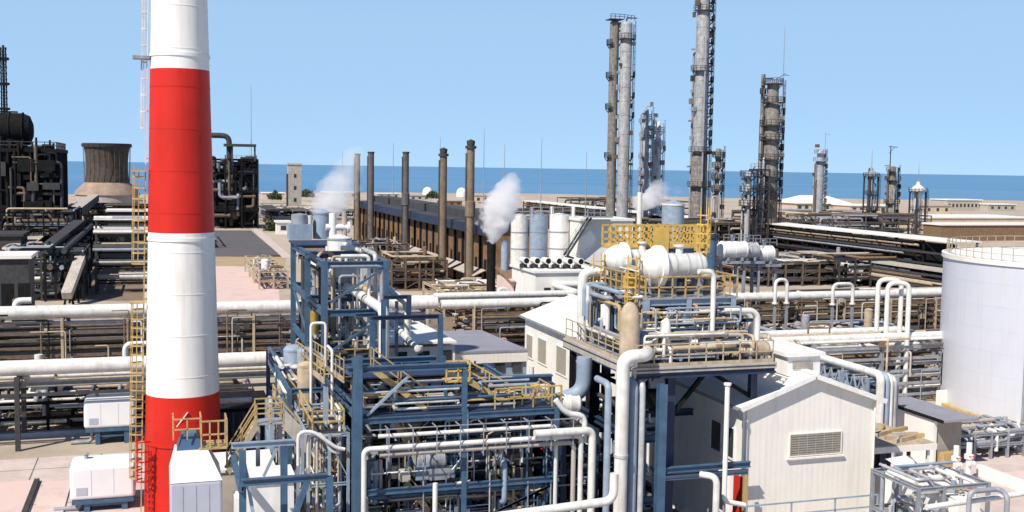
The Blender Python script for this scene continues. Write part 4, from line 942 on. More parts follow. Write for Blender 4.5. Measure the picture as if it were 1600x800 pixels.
for k in range(9):
    z = 2+k*2.6; r = crad(z); p = Vector((cx+L_[0]*r,cy+L_[1]*r,z)); MB().bar(p, p+Vector((L_[0],L_[1],0))*.2, .3, .06).build('ladder_clip', ochre if z < cz(262) else pinkm, t)
z = cz(93); r = crad(z); box('ladder_bracket', grey, t, cx+L_[0]*(r+.45)-.45,cy+L_[1]*(r+.45)-.45,z-.08,cx+L_[0]*(r+.45)+.45,cy+L_[1]*(r+.45)+.45,z+.08)
q = -F0*.80 - R0*.60; ladder((cx+q.x*(crad(0)+.15), cy+q.y*(crad(0)+.15)), .3, cz(692), (q.x,q.y), redm, t, True, .5, r=.05, rung=.35, hoop=.4, hs=.55)
q = -F0*.96 + R0*.27; z = cz(643); r = crad(z); p = Vector((cx+q.x*r,cy+q.y*r,z)); MB().bar(p+R0*-.3-ZZ*.4, p+R0*.3+ZZ*.4, .16, .05).build('paint_scar', chw, t)
# ------------------------------------------------------------------ white boxes on blue legs, lower left
def binbox(px0, px1, yt, yb, ybase, d, label):
    a = D(px0,yb,d); b_ = D(px1,yb,d); zt = zat(px0,yt,d+2.4); z0 = a.z; x0, x1, y0 = a.x, b_.x, a.y; y1 = y0+2.6
    t = T('equipment_box', label, 'equipment box', ((x0+x1)/2,(y0+y1)/2,0), 'white boxes on blue legs')
    hs_ = MB().box(x0,y0,z0,x1,y1,zt).build('housing', boxw, t); bv = hs_.modifiers.new('bevel','BEVEL'); bv.width = .22; bv.segments = 4
    for k in (.33,.67): box('panel_seam', lav, t, x0+(x1-x0)*k-.012,y0-.008,z0+.24,x0+(x1-x0)*k+.012,y0-.002,zt-.24)
    box('base_frame', blue, t, x0+.1,y0+.05,z0-.25,x1-.1,y1-.05,z0-.003)
    for xx in (x0+.9,x1-.6):
        for yy in (y0+.3,y1-.3): MB().ibeam((xx,yy,0),(xx,yy,z0-.253),.32,.32,.07).build('leg', blue, t)
    MB().bar((x0+.9,y0+.3,z0*.5),(x1-.6,y0+.3,z0*.5),.15).build('brace', blue, t)
    MB().bar((x0+.9,y0+.3,.3),(x1-.6,y0+.3,z0-.4),.1).build('brace', navy, t)
    pn = MB(); pn.box(x0+.35,y0-.02,z0+.3,x0+.95,y0-.003,z0+.75); pn = pn.build('access_panel', lav, t)
    MB().lathe([(.12,zt+.07),(.12,zt+.35),(.2,zt+.36),(.01,zt+.45)], (x0+.8,y1-.8,-.07),'z',10).build('roof_cowl', grey, t)
    tube('outlet_pipe', grey, t, [(x0+.5,y0+.6,z0-.1),(x0+.5,y0+.6,.15),(x0-.9,y0+.6,.15)], .14, 8)
    return t
binbox(131,211,616,671,704,76,'white box on blue legs, the smaller and farther of the two left of the chimney')
binbox(109,211,713,784,870,61,'white box on blue legs, the larger and nearer of the two left of the chimney')
# kerbs, low walls on the yard
t = tag(MB().box(-30,G(100,682,0).y,0,-.8,G(100,682,0).y+.5,.4).build('low_wall', bgrey), 'long low blue grey wall behind the white boxes', 'wall')
t = T('kerb', 'raised pink slab edged with a dark kerb at the bottom left corner', 'slab', (-9,58,0))
q0 = gp(62,752); q1 = gp(58,800); box('slab', m_pink, t, q0[0]-14,q0[1]-16,.01,q0[0]-.3,q0[1],.12); box('kerb_edge', darkg, t, q0[0]-.297,q0[1]-16,.01,q0[0],q0[1],.2)
t = T('kerb', 'second raised pink slab beside the nearer white box', 'slab', (-5,58,0))
q0 = gp(62,754); q1 = gp(112,754); box('slab', m_pink, t, q0[0]+.3,q0[1]-16,.01,q1[0],q0[1]-.2,.1)
# ------------------------------------------------------------------ grey hopper house in front of the chimney
d = 50; a = D(265,756,d); b_ = D(349,756,d); ze = a.z; zr = zat(300,706,d+1.6); x0, x1, y0 = a.x, b_.x, a.y
t = T('hopper_house', 'pale grey sheet metal hopper house with sloping top, in front of the chimney', 'machine housing', ((x0+x1)/2,y0,0))
b = MB(); b.box(x0,y0,0,x1,y0+3.2,ze); hq = b.build('housing', lav, t); bv = hq.modifiers.new('bevel','BEVEL'); bv.width = .12; bv.segments = 3  # shading of the front put into a lavender grey, sloping top left white
b = MB(); i_ = .45
lo = [(x0,y0,ze),(x1,y0,ze),(x1,y0+3.2,ze),(x0,y0+3.2,ze)]; hi = [(x0+i_*.6,y0+1.5,zr),(x1-i_*1.3,y0+1.5,zr),(x1-i_*1.3,y0+3.0,zr),(x0+i_*.6,y0+3.0,zr)]
for k in range(4): j = (k+1)%4; b.quad(lo[k],lo[j],hi[j],hi[k])
b.quad(*hi); b.build('sloping_top', white, t)
for k in (.25,.5,.75): box('panel_seam', grey, t, x0+(x1-x0)*k-.015,y0-.012,.2,x0+(x1-x0)*k+.015,y0-.003,ze-.2)
b = MB(); zh = zr+.75; p0, p1 = x0+.35, x1-1.1
lo = [(p0,y0+1.7,zr+.003),(p1+.4,y0+1.7,zr+.003),(p1+.4,y0+2.9,zr+.003),(p0,y0+2.9,zr+.003)]; hi = [(p0+.25,y0+1.9,zh),(p1,y0+1.9,zh),(p1,y0+2.7,zh),(p0+.25,y0+2.7,zh)]
for k in range(4): j = (k+1)%4; b.quad(lo[k],lo[j],hi[j],hi[k])
b.quad(*hi); b.build('blue_hood', blue, t)
railing([(x0+.2,y0+3.0,zh-.2),(x0+.2,y0+1.6,zh-.2),(x1-.9,y0+1.6,zh-.2),(x1-.9,y0+3.0,zh-.2)], 1.0, .75, .03, ochre, t)
box('walkway', ochre, t, x1-1.0,y0+1.5,zr+.01,x1+.3,y0+3.1,zr+.09)
railing([(x1-.9,y0+1.55,zr+.09),(x1+.3,y0+1.55,zr+.09),(x1+.3,y0+3.1,zr+.09)], 1.3, .4, .035, ochre, t)
# blue beam frame right of the hopper house
d = 48; a = D(338,698,d); b_ = D(530,690,d-1); e = D(345,745,d)
t = T('beam_frame', 'open frame of blue beams between the hopper house and the stairs', 'steel frame', (a.x,a.y,0))
z1, z2 = a.z, e.z
MB().ibeam((x1+.25,a.y,z1),(b_.x-1.6,a.y,z1),.22,.26,.05).build('beam', bgrey, t)
MB().ibeam((x1+.6,a.y-1.2,z2),(b_.x-.3,a.y-1.2,z2),.24,.3,.05).build('beam', blue, t)
MB().ibeam((x1+.6,a.y-1.0,z2-.35),(x1+.6,a.y+5,z2-.35),.24,.3,.05).build('beam', blue, t)
for xx,yy,zz in ((x1+.7,a.y-.5,z1-.14),(b_.x-.2,a.y-1.2,z2),(b_.x-2.1,a.y-.1,z1-.14)): MB().ibeam((xx,yy,0),(xx,yy,zz),.3,.3,.06).build('post', blue, t)
MB().bar((b_.x-3.2,a.y-1.25,.6),(b_.x-1.2,a.y-1.25,z2-.15),.2,.26).build('brace', blue, t)
MB().bar((x1+.7,a.y-.5,z1-.2),(x1+1.8,a.y-.5,0.4),.16).build('brace', bgrey, t)
MB().bar((b_.x-3.0,a.y-.1,z2-.1),(b_.x-2.4,a.y-.1,z1-.2),.12).build('brace', bgrey, t)
# white cabin under it
d = 50.5; a = D(384,757,d); b_ = D(462,757,d); 
t = T('white_cabin', 'bright white box cabin under the blue beams beside the hopper house', 'cabin', (a.x,a.y,0))
box('wall', white, t, a.x,a.y,0,b_.x,a.y+2.4,a.z); box('roof', white, t, a.x-.12,a.y-.12,a.z+.003,b_.x+.12,a.y+2.5,a.z+.14)
box('side_step', white, t, a.x-.5,a.y+.2,0,a.x-.003,a.y+1.4,a.z-.7)
# pale slab roof behind
d = 56; a = D(350,738,d); b_ = D(430,738,d)
t = T('pale_tank_roof', 'low pale concrete pit cover behind the blue beams', 'pit cover', (a.x,a.y,0)); box('cover', conc, t, a.x-.6,a.y,0,b_.x,a.y+3.5,a.z); box('rim', white, t, a.x-.7,a.y-.1,a.z+.003,b_.x+.1,a.y+3.6,a.z+.15)
# tank block behind, its shade put into the navy colour
d = 66; a = D(340,692,d); b_ = D(424,692,d); zt = zat(380,645,d)
t = T('shade_navy_tank', 'shaded dark blue square tank right of the chimney foot', 'tank', (a.x,a.y,0))
box('wall', navy, t, a.x,a.y,0,b_.x,a.y+5,zt); box('rim', dark, t, a.x-.1,a.y-.1,zt+.003,b_.x+.1,a.y+5.1,zt+.2)
for k in range(5): xx = a.x+(b_.x-a.x)*(k+.5)/5; box('stiffener', blue, t, xx-.06,a.y-.12,.1,xx+.06,a.y-.003,zt)
tube('side_pipe', wpipe, t, [(a.x-.4,a.y-.5,.2),(a.x-.4,a.y-.5,zt+.8),(a.x+2,a.y-.5,zt+.8)], .16, 8)
# stairs left of the blue structure
d = 53; lo = D(372,738,d); hi = D(402,667,d); lo2 = D(470,742,d-1.5)
t = T('stair_tower', 'tan stairs with yellow railings climbing up from the pit cover to a landing', 'stairs', (hi.x,hi.y,0))
la = hi.z
stair((lo.x-.5,lo.y,la-2.3), (hi.x,lo.y,la), .9, (0,1,0), tan, t, ochre)
box('landing', grey, t, hi.x,lo.y,la,hi.x+1.3,lo.y+1.2,la+.08)
railing([(hi.x,lo.y+1.2,la+.08),(hi.x+1.3,lo.y+1.2,la+.08)], 1.0, .65, .03, ochre, t); railing([(hi.x,lo.y,la+.08),(hi.x+1.3,lo.y,la+.08)], 1.0, .65, .03, ochre, t, 'railing')
stair((hi.x+3.1,lo.y,la-2.2), (hi.x+1.3,lo.y,la), .95, (0,1,0), tan, t, ochre)
MB().quad((hi.x+1.35,lo.y-.06,la-.3),(hi.x+3.1,lo.y-.06,la-2.4),(hi.x+3.1,lo.y-.06,la-1.2),(hi.x+1.35,lo.y-.06,la+.75)).build('side_plate', conc, t)
box('landing', yellow, t, hi.x+3.1,lo.y-.3,la-2.3,hi.x+5.2,lo.y+1.3,la-2.2)
railing([(hi.x+3.1,lo.y-.3,la-2.2),(hi.x+5.2,lo.y-.3,la-2.2),(hi.x+5.2,lo.y+1.3,la-2.2)], 1.0, .6, .035, ochre, t)
box('kick_panel', yellow, t, hi.x+3.3,lo.y-.36,la-2.1,hi.x+4.4,lo.y-.33,la-1.35)
for xx in (hi.x+.1,hi.x+1.2): MB().ibeam((xx,lo.y+.6,0),(xx,lo.y+.6,la-.01),.2,.2,.04).build('post', grey, t)
for xx in (hi.x+3.3,hi.x+5.0): MB().ibeam((xx,lo.y+.5,0),(xx,lo.y+.5,la-2.31),.2,.2,.04).build('post', blue, t)
stair((hi.x+2.0,lo.y-.6,la-4.6), (hi.x+3.6,lo.y-.6,la-2.25), .8, (0,1,0), ochre, t, yellow)
d = 60
t = unit('small_platform', 'grey platform with tan stair behind the stair landing', [D(425,640,d).x,D(478,640,d).x], [D(425,640,d).y,D(425,640,d).y+3], [zat(440,690,d),zat(440,640,d)], 82, bgrey, [wpipe,grey,tan], 12, (.08,.16), 'platform', True, ochre, [wpipe,grey], 2, 3, 3, .22)
# white bent pipes in front of the blue column
d = 50
for i,(x0_,x1_,y0_,lab) in enumerate(((470,548,683,'white pipe bending over towards the big blue column, outer one'),(487,540,690,'white pipe bending over beside the outer one'))):
    a = D(x0_,y0_,d); b_ = D(x1_,y0_+30,d)
    t = T('bent_pipe', lab, 'pipe', (a.x,a.y,0), 'white bent pipes by the blue column')
    tube('pipe', wpipe, t, [(a.x,a.y+i*.4+1.0,a.z-1.6),(a.x,a.y+i*.4+1.0,a.z),(a.x+.7,a.y+i*.4+1.0,a.z),(b_.x-.4,a.y+i*.4+1.0,b_.z),(b_.x,a.y+i*.4+1.0,b_.z-.1)], .09, 10, .4)
    MB().bar((a.x,a.y+i*.4+1.0,0),(a.x,a.y+i*.4+1.0,a.z-1.6),.14).build('prop', grey, t)
# ------------------------------------------------------------------ blue process structure
BL = [wpipe,wpipe,silver,bgrey,grey,tan,blue]
# front module
X0, X1 = 8.9, 18.9; Y0 = 51.2; Y1 = 64
lv = [2.0, 4.5, 8.0]
xs = [X0, 14.1, X1]; ys = [Y0, 57.5, Y1]
t = unit('blue_structure', 'big blue steel process structure in the centre foreground, front bays', xs, ys, lv, 201, blue, [darkg,bgrey,grey,tan,blue,wpipe,brown,dark], 95, (.05,.17), 'process structure', True, None, [grey,bgrey,tan,darkg], 9, 14, 14, .26, None, 0, navy)
rgs = RB(202)
MB().ibeam((X0,Y0,8.01),(X0,Y0,11.0),.34,.34,.06).build('post', blue, t)      # tall corner post
MB().ibeam((X0-.1,Y0-.1,0),(X0-.1,Y0-.1,10.95),.44,.44,.09).build('corner_column', blue, t)
for yy in (57.5,): MB().ibeam((14.6,yy,8.01),(14.6,yy,9.7),.3,.3,.06).build('post', blue, t)
MB().ibeam((X0,57.5,8.01),(X0,57.5,9.7),.3,.3,.06).build('post', blue, t)
for yy,zz in ((Y0,10.35),(57.5,9.6)): MB().ibeam((X0-.6,yy,zz),(14.2,yy,zz),.26,.3,.05).build('beam', blue, t)
MB().ibeam((X0,Y0,10.1),(X0,57.5,9.4),.28,.36,.06).build('beam', blue, t); MB().ibeam((14.1,Y0,8.01),(14.1,Y0,10.13),.24,.24,.05).build('post', blue, t)
box('deck_plate', bgrey, t, X0+.2,54.9,8.015,13.9,57.2,8.07)
box('shade_backing', dark, t, X0+.3,Y1-.9,.1,X1-.2,Y1-.85,7.4)  # added black sheet standing in for the shade inside the bays
for _ in range(70): rpipe(t, rgs, (X0+.3,Y0+.3,.3,X1-.3,Y0+4.5,7.4), [bgrey,wpipe,tan,grey,blue,darkg,silver,conc], (.04,.12), (2,4), 'small_pipe')
for _ in range(16): xx, zz = rgs.uniform(X0+.6,X1-.8), rgs.choice([2.05,4.55,4.55]); box('junction_cabinet', rgs.choice([bgrey,tan,grey,navy,conc]), t, xx,Y0+rgs.uniform(.4,2.5),zz,xx+rgs.uniform(.3,.9),Y0+3.2,zz+rgs.uniform(.5,1.5))
railing([(X0+.3,55.2,8.07),(14.0,55.2,8.07)], 1.05, 1.1, .03, ochre, t); railing([(18.7,Y0+2.1,8.02),(18.7,Y0+.1,8.02),(15.7,Y0+.1,8.02)], 1.05, 1.0, .03, ochre, t)
railing([(X0+.3,57.6,8.05),(14.0,57.6,8.05)], 1.0, 1.0, .03, ochre, t)
# yellow stair down across the top deck
p = Vv(733,596,52.4); q = Vv(795,655,52.4)
stair((q.x,p.y,8.05), (p.x,p.y,p.z), .7, (0,1,0), ochre, t, yellow)
box('stair_landing', yellow, t, p.x-1.2,p.y-.1,p.z,p.x,p.y+.9,p.z+.08); railing([(p.x-1.2,p.y-.1,p.z+.08),(p.x,p.y-.1,p.z+.08)],1.0,.6,.035,yellow,t)
MB().bar((p.x-1.1,p.y+.5,8.02),(p.x-1.1,p.y+.5,p.z),.16).build('post', blue, t)
railing([(q.x-.2,q.y-.6,8.08),(q.x+2.6,q.y-.6,8.08)], .9, .7, .04, yellow, t)
for k,(px,py) in enumerate(((690,640),(836,618))):
    a = D(px,py,54.5); valve(t, (a.x,a.y,a.z), .22, tan, yellow)
# blue deck box behind (upper right deck)
a = Vector((14.2,53.6,9.0)); b_ = Vector((19.5,53.6,9.0))
MB().ibeam((a.x,a.y,a.z),(b_.x,a.y,a.z),.4,.45,.08).build('beam', blue, t); MB().ibeam((b_.x,a.y,0),(b_.x,a.y,a.z-.24),.3,.3,.06).build('post', blue, t)
box('panel', bgrey, t, a.x+.3,a.y+.2,8.06,b_.x-1.2,a.y+.35,a.z-.3)
box('shade_block', dark, t, X0+.4,53.2,8.06,13.6,54.8,9.5); box('shade_block_lid', navy, t, X0+.35,53.15,9.503,13.7,54.85,9.58)  # dark box, lid and panels stand in for the shaded frame interior
for k in range(7): xx = X0+.6+k*.68; box('shade_block_panel', rgs.choice([dark,navy,darkg,navy]), t, xx,53.08,8.1,xx+.5,53.197,9.3)
for zz in (8.55,9.15): MB().tube([(X0+.3,Y0+.25,zz),(13.9,Y0+.25,zz)], .06, 6).build('rail_pipe', silver, t)
MB().bar((X0+.4,Y0+.05,8.1),(X0+2.4,Y0+.05,9.9),.12).build('brace', bgrey, t)
box('grating', dark, t, X0+.25,Y0+.25,8.012,14.0,53.1,8.04); box('grating', darkg, t, 14.3,Y0+.25,8.012,18.6,53.5,8.04)
for _ in range(26): rpipe(t, rgs, (X0+.3,51.6,8.2,18.5,53,9.4), [bgrey,tan,grey,wpipe,blue,ochre], (.04,.1), (2,3), 'deck_pipe')
for k in range(5): xx = a.x+.6+k*1.0; box('panel_rib', navy, t, xx,a.y+.12,8.08,xx+.1,a.y+.197,a.z-.31)
for k,(xa,za,xb,zb2) in enumerate(((13.2,2.1,11.4,4.45),(17.6,2.1,15.9,4.45),(12.6,4.6,10.6,7.9))): stair((xa,Y0+.9,za),(xb,Y0+.9,zb2),.6,(0,1,0),ochre,t,ochre)
for k,(yy,zz,xa,xb,rr) in enumerate(((52.2,2.4,9.3,18.5,.14),(52.8,4.9,9.3,16.5,.16),(53.3,5.6,10,18.5,.11),(52.4,3.4,12,18.6,.1),(56,8.4,9.6,19.2,.13))): tube('pipe', wpipe if k != 3 else tan, t, [(xa,yy,zz-.9),(xa,yy,zz),(xb,yy,zz),(xb,yy,zz+.8)], rr, 10)
for k in range(46): xa = rgs.uniform(X0+.3,X1-3); zz = rgs.uniform(.5,7.5); yy = Y0+rgs.uniform(.2,1.6); MB().tube([(xa,yy,zz),(xa+rgs.uniform(1.5,6),yy,zz)] if k % 3 else [(xa,yy,zz),(xa,yy,min(7.6,zz+rgs.uniform(1,3))),(xa+1.2,yy,min(7.6,zz+rgs.uniform(1,3)))], rgs.uniform(.03,.07), 6).build('conduit', rgs.choice([wpipe,conc,tan,silver,bgrey,wpipe]), t)
for k in range(16): xa = rgs.uniform(X0+.3,X1-2); zz = rgs.choice([2.05,4.55,4.55]); yy = Y0+rgs.uniform(.3,2); box('pale_plate', rgs.choice([conc,tan,bgrey,boxw,grey]), t, xa,yy,zz,xa+rgs.uniform(.4,1.4),yy+.6,zz+rgs.uniform(.15,.7))
stair((12.4,51.75,8.06),(9.7,51.75,10.2),.7,(0,1,0),ochre,t,ochre)
rgq = RB(207)
for k in range(40): xx = rgq.uniform(X0+.2,X1-.2); yy = Y0+rgq.uniform(-.05,.5); zz = rgq.uniform(0,7); MB().bar((xx,yy,zz),(xx,yy,min(7.7,zz+rgq.uniform(.8,3.2))),.055).build('strut', rgq.choice([bgrey,blue,grey,silver,bgrey]), t)
# front pipe run with hangers (along the front face)
a = D(578,703,50); b_ = D(932,678,49)
yF = Y0-.75
t = T('pipe_run', 'pair of long white pipes slung along the front of the blue structure', 'pipe run', (14,yF,0))
zp = Vv(700,694,yF).z
xe1 = Vv(908,680,yF).x; xl = Vv(577,705,yF).x
for k,(dz,rr,xe,mm,dy) in enumerate(((0,.13,xe1,wpipe,0),(-.34,.12,xe1-.35,conc,.1),(.5,.1,xe1-1.2,wpipe,.35))):
    pts = [(xl-.25-.0*k,yF+dy,.4),(xl-.25,yF+dy,zp+dz),(xe,yF+dy,zp+dz),(xe,yF+dy,.6)] if k == 0 else [(xl+.5,yF+dy,zp+dz),(xe,yF+dy,zp+dz),(xe,yF+dy,.6)]
    tube('pipe', mm, t, pts, rr, 10, .3)
for k in range(9):
    xx = xl+.9+(xe1-xl-1.4)*k/8; h = MB(); h.bar((xx,yF-.2,zp-.62),(xx,yF-.2,zp+.95),.045).bar((xx,yF-.2,zp+.9),(xx,Y0,zp+.9),.05).bar((xx,yF-.2,zp-.5),(xx,Y0-.2,zp-.5),.05); h.build('hanger', grey, t)
MB().bar((xl,yF-.2,zp+.95),(xe1,yF-.2,zp+.95),.045).build('rail', grey, t)
# white main at right end
t = T('elbow_pipe', 'white elbow pipe coming out of the blue structure and dropping at its right end', 'pipe', (19.5,50,0))
a = Vv(880,675,50.2); b_ = Vv(926,673,50.2)
tube('pipe', wpipe, t, [(a.x-1.5,50.2,a.z),(b_.x,50.2,a.z),(b_.x,50.2,2.0),(b_.x-1,50.2,1.7)], .2, 12, .4)
t = T('elbow_pipe', 'small pale pipe curving past the right edge of the blue deck', 'pipe', (19,55,0))
a = D(868,640,54); b_ = D(920,652,54); tube('pipe', wpipe, t, [(a.x,a.y,a.z+.5),(a.x+.6,a.y,b_.z+.1),(b_.x,a.y,b_.z),(b_.x,a.y,b_.z-1.4)], .15, 10, .5)
t = T('foreground_pipe', 'thick white pipe rising gently along the bottom edge towards the tall riser pipes', 'pipe', (18,46,0))
a = D(800,815,46.5); b_ = D(975,782,47.5); tube('pipe', wpipe, t, [(a.x-2,a.y+.6,a.z),(b_.x,a.y+.6,b_.z-.35),(b_.x,a.y+.6,b_.z+.9)], .2, 12, .5); 
for k in (0,.5): MB().bar((a.x+k*5,a.y+.6,0),(a.x+k*5,a.y+.6,a.z-.15+k*.3),.14).build('prop', grey, t)
t = T('standing_pipe', 'single white standing pipe in front of the blue structure near the bottom edge', 'pipe', (12,48.5,0))
a = D(680,755,47); tube('pipe', wpipe, t, [(a.x,a.y,.1),(a.x,a.y,a.z)], .11, 10); MB().lathe([(.11,0),(.22,0),(.22,.1),(.11,.1)], (a.x,a.y,0),'z',10).build('foot_flange', grey, t)
# pale pipes running up the corner column
for i,(px,yt,lab) in enumerate(((531,640,'thin pale riser pipe just left of the big blue corner column'),(583,560,None),(519,548,'thin pale riser pipe second left of the big blue corner column'),(486,505,'tall pale riser pipe at the left side of the blue structure'),(507,560,'thin grey riser between the pale risers left of the corner column'))):
    if not lab: continue
    a = D(px,yt,52+i*1.4); t = T('riser_pipe', lab, 'pipe', (a.x,a.y,0), 'pale risers left of the blue corner column')
    tube('pipe', wpipe if i != 4 else grey, t, [(a.x,a.y,.05),(a.x,a.y,a.z),(a.x+.75,a.y,a.z),(a.x+.75,a.y,a.z-2.4)] if i in (3,) else [(a.x,a.y,.05),(a.x,a.y,a.z),(a.x,a.y+1.5,a.z)], .075, 8, .2)
    MB().lathe([(.1,0),(.2,0),(.2,.08),(.1,.08)], (a.x,a.y,0),'z',8).build('foot_flange', grey, t)
# ---- rear tall frames
xs = [9.25, 12.95]; ys = [65.2, 73, 81.2]
t = unit('portal_tower', 'tall blue portal frame carrying the vent drums behind the front bays', xs, ys, [4.5,8.4,11.4,14.3], 211, blue, [wpipe,wpipe,silver,bgrey,grey,tan,darkg], 60, (.06,.18), 'steel frame', False, None, [grey,bgrey,tan,white], 5, 8, 8, .36, None, 0, blue)
railing([(9.3,65.3,8.45),(12.9,65.3,8.45)],1.0,1,.03,ochre,t); railing([(9.3,73,11.45),(12.9,73,11.45)],1.0,1,.03,grey,t)
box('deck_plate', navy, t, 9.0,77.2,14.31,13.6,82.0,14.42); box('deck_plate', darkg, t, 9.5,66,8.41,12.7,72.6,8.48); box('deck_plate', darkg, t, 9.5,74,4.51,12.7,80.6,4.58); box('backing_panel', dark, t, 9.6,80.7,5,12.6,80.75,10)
q = D(492,500,72); box('yellow_guard', yellow, t, q.x-.3,q.y,q.z-.9,q.x+.9,q.y+.06,q.z+.6)
for i,(px,w_,yt,yb,d,mm,lab,kind) in enumerate(((468,34,335,374,82,bgrey,'blue grey box drum, leftmost on top of the tall blue frame','box'),(503,28,332,374,83,bgrey,'blue grey vertical drum in the steam on top of the blue frame','cyl'),(530,38,372,404,76,bgrey,'large pale round drum in front of the others on the blue frame','cyl'))):
    a = D(px,yb,d); zt = zat(px,yt,d); r = wpx(w_,d)/2; z0 = 14.43 if i < 2 else a.z
    t = T('vent_drum', lab, 'drum', (a.x,a.y,z0), 'drums on top of the blue frame')
    if kind == 'box':
        box('casing', bgrey, t, a.x-r,a.y-.8,z0,a.x+r,a.y+.9,z0+(zt-z0)*.62); MB().lathe([(r*.75,z0+(zt-z0)*.62),(r*.75,zt),(.01,zt+.1)], (a.x,a.y,0),'z',18).build('cap_drum', grey, t)
    else:
        MB().lathe([(r,z0),(r,zt),(r*.3,zt+.25),(.01,zt+.28)], (a.x,a.y,0),'z',24).build('shell', mm if i == 1 else wpipe, t)
        MB().lathe([(r,zt-.12),(r*1.05,zt-.12),(r*1.05,zt+.02),(r,zt+.02)], (a.x,a.y,0),'z',24,False).build('rim', grey, t)
        if i == 2:
            for k in range(4): an = k*PI/2+.7; xx, yy = a.x+math.cos(an)*r*.9, a.y+math.sin(an)*r*.9; MB().bar((xx,yy,11.41),(xx,yy,z0-.003),.16).build('leg', blue, t)
        if i == 1: tube('side_pipe', wpipe, t, [(a.x-r-.35,a.y-.6,z0),(a.x-r-.35,a.y-.6,zt-.2)], .22, 10)
a = D(520,368,80); zt = zat(520,333,80); z0 = 14.43
t = T('tee_vent', 'white tee shaped vent pipe releasing steam beside the drums', 'vent pipe', (a.x,a.y,z0))
tube('vent_pipe', white, t, [(a.x,a.y,z0),(a.x,a.y,zt)], .28, 12); zc = zat(520,355,80); tube('cross_pipe', white, t, [(a.x-.5,a.y,zc),(D(548,355,80).x,a.y,zc)], .24, 12)
MB().lathe([(.25,-.06),(.42,-.06),(.42,.1),(.25,.1)], (D(545,355,80).x,a.y,zc),'x',12).build('flange', white, t); tube('side_pipe', conc, t, [(a.x+.85,a.y,z0),(a.x+.85,a.y,zat(537,333,80))], .2, 10)
# diagonal white mains along the structure
t = T('pipe_main', 'long white pipe running back along the top of the blue structure to the drums', 'pipe', (11,75,0))
a = G(600,492,11.6); z = 11.85
tube('pipe', wpipe, t, [(a.x,a.y,8.9),(a.x,a.y,z),(a.x,92,z)], .3, 14, .7)
t = T('pipe_main', 'second white pipe beside the long one with a bend to the right', 'pipe', (13,64,0))
tube('pipe', wpipe, t, [(a.x-.9,a.y+22,z-.25),(a.x-.9,a.y+13,z-.25),(D(625,442,71).x,a.y+13,z-.25),(D(648,470,70).x,a.y+10,z-.9),(D(648,470,70).x,a.y+10,8.2)], .24, 12, .5)
for k in range(4): yy = a.y+2+k*7.5; MB().ibeam((a.x-1.3,yy,z-.5),(a.x+.6,yy,z-.5),.2,.24,.04).build('support', blue, t)
t = T('pipe_main', 'lower white pipe sloping beside the long top pipe', 'pipe', (11,70,0))
b_ = G(655,548,8.6); tube('pipe', wpipe, t, [(b_.x,b_.y,8.9),(b_.x,b_.y,8.6),(b_.x,b_.y+9,9.2),(b_.x-.4,b_.y+17,9.3)], .22, 12, .4)
# portals with stepped blue beams
d = 60; a = D(582,497,d); b_ = D(697,497,d)
t = T('blue_portal', 'slim dark blue portal with a stepped top beam over the white roof', 'steel frame', (a.x,a.y,0))
zt = a.z; MB().ibeam((a.x,a.y,zt),(b_.x,a.y,zt),.2,.24,.05).build('beam', navy, t)
MB().ibeam((b_.x,a.y,0),(b_.x,a.y,zt+.12),.26,.26,.05).build('post', blue, t); MB().ibeam((a.x,a.y,0),(a.x,a.y,zt-.13),.26,.26,.05).build('post', blue, t)
c = D(645,467,d); e = D(602,467,d); MB().ibeam((e.x,a.y+.3,c.z),(c.x,a.y+.3,c.z),.2,.22,.05).build('beam', navy, t); MB().ibeam((c.x,a.y+.3,zt),(c.x,a.y+.3,c.z+.1),.24,.24,.05).build('post', navy, t); MB().ibeam((e.x,a.y+.3,0),(e.x,a.y+.3,c.z-.12),.24,.24,.05).build('post', blue, t)
for k in range(4): yy = a.y+3+k*3; MB().ibeam((b_.x,yy,0),(b_.x,yy,zt-.6),.2,.2,.04).build('post', bgrey, t) if k == 3 else None
# left side equipment: walkway stair down the left side, pipes
t = T('walkway_stair', 'tan gangway with railings sloping down along the left side of the blue structure', 'stairs', (8.2,56,0))
hi = D(545,600,52); p = D(482,548,64); stair((7.5,p.y,p.z-.4), (7.5,hi.y+1,hi.z), .95, (1,0,0), tan, t, ochre)
for yy,zz in ((hi.y+1.2,hi.z-.3),(p.y,p.z-.6)): MB().ibeam((7.6,yy,0),(7.6,yy,zz),.22,.22,.04).build('post', bgrey, t)
xs = [6.4, 8.4]; ys = [58, 64, 70]
unit('side_platform', 'cluttered small platform of pipes and blue posts left of the blue frame', xs, ys, [3.2,6.0,8.2], 221, blue, [wpipe,bgrey,tan,silver,wpipe,grey], 40, (.06,.15), 'platform', True, grey, [bgrey,wpipe,tan], 5, 6, 5, .24)
q = D(478,565,62); t = T('pale_drum', 'pale blue vertical drum at the left edge of the blue structure', 'drum', (q.x,q.y,0)); drum(t, (q.x,q.y,q.z), .5, 1.2, 'z', bgrey, blue, base=0.02)
unit('side_lattice', 'fine lattice of blue posts, pale pipes and yellow rails beside the big blue corner column', [6.6,7.6,8.5], [51.8,54,57], [2.4,4.8,7.2], 226, bgrey, [wpipe,bgrey,tan,silver,wpipe,conc,ochre], 60, (.035,.09), 'steel frame', True, ochre, [bgrey,wpipe,tan], 4, 8, 5, .14)
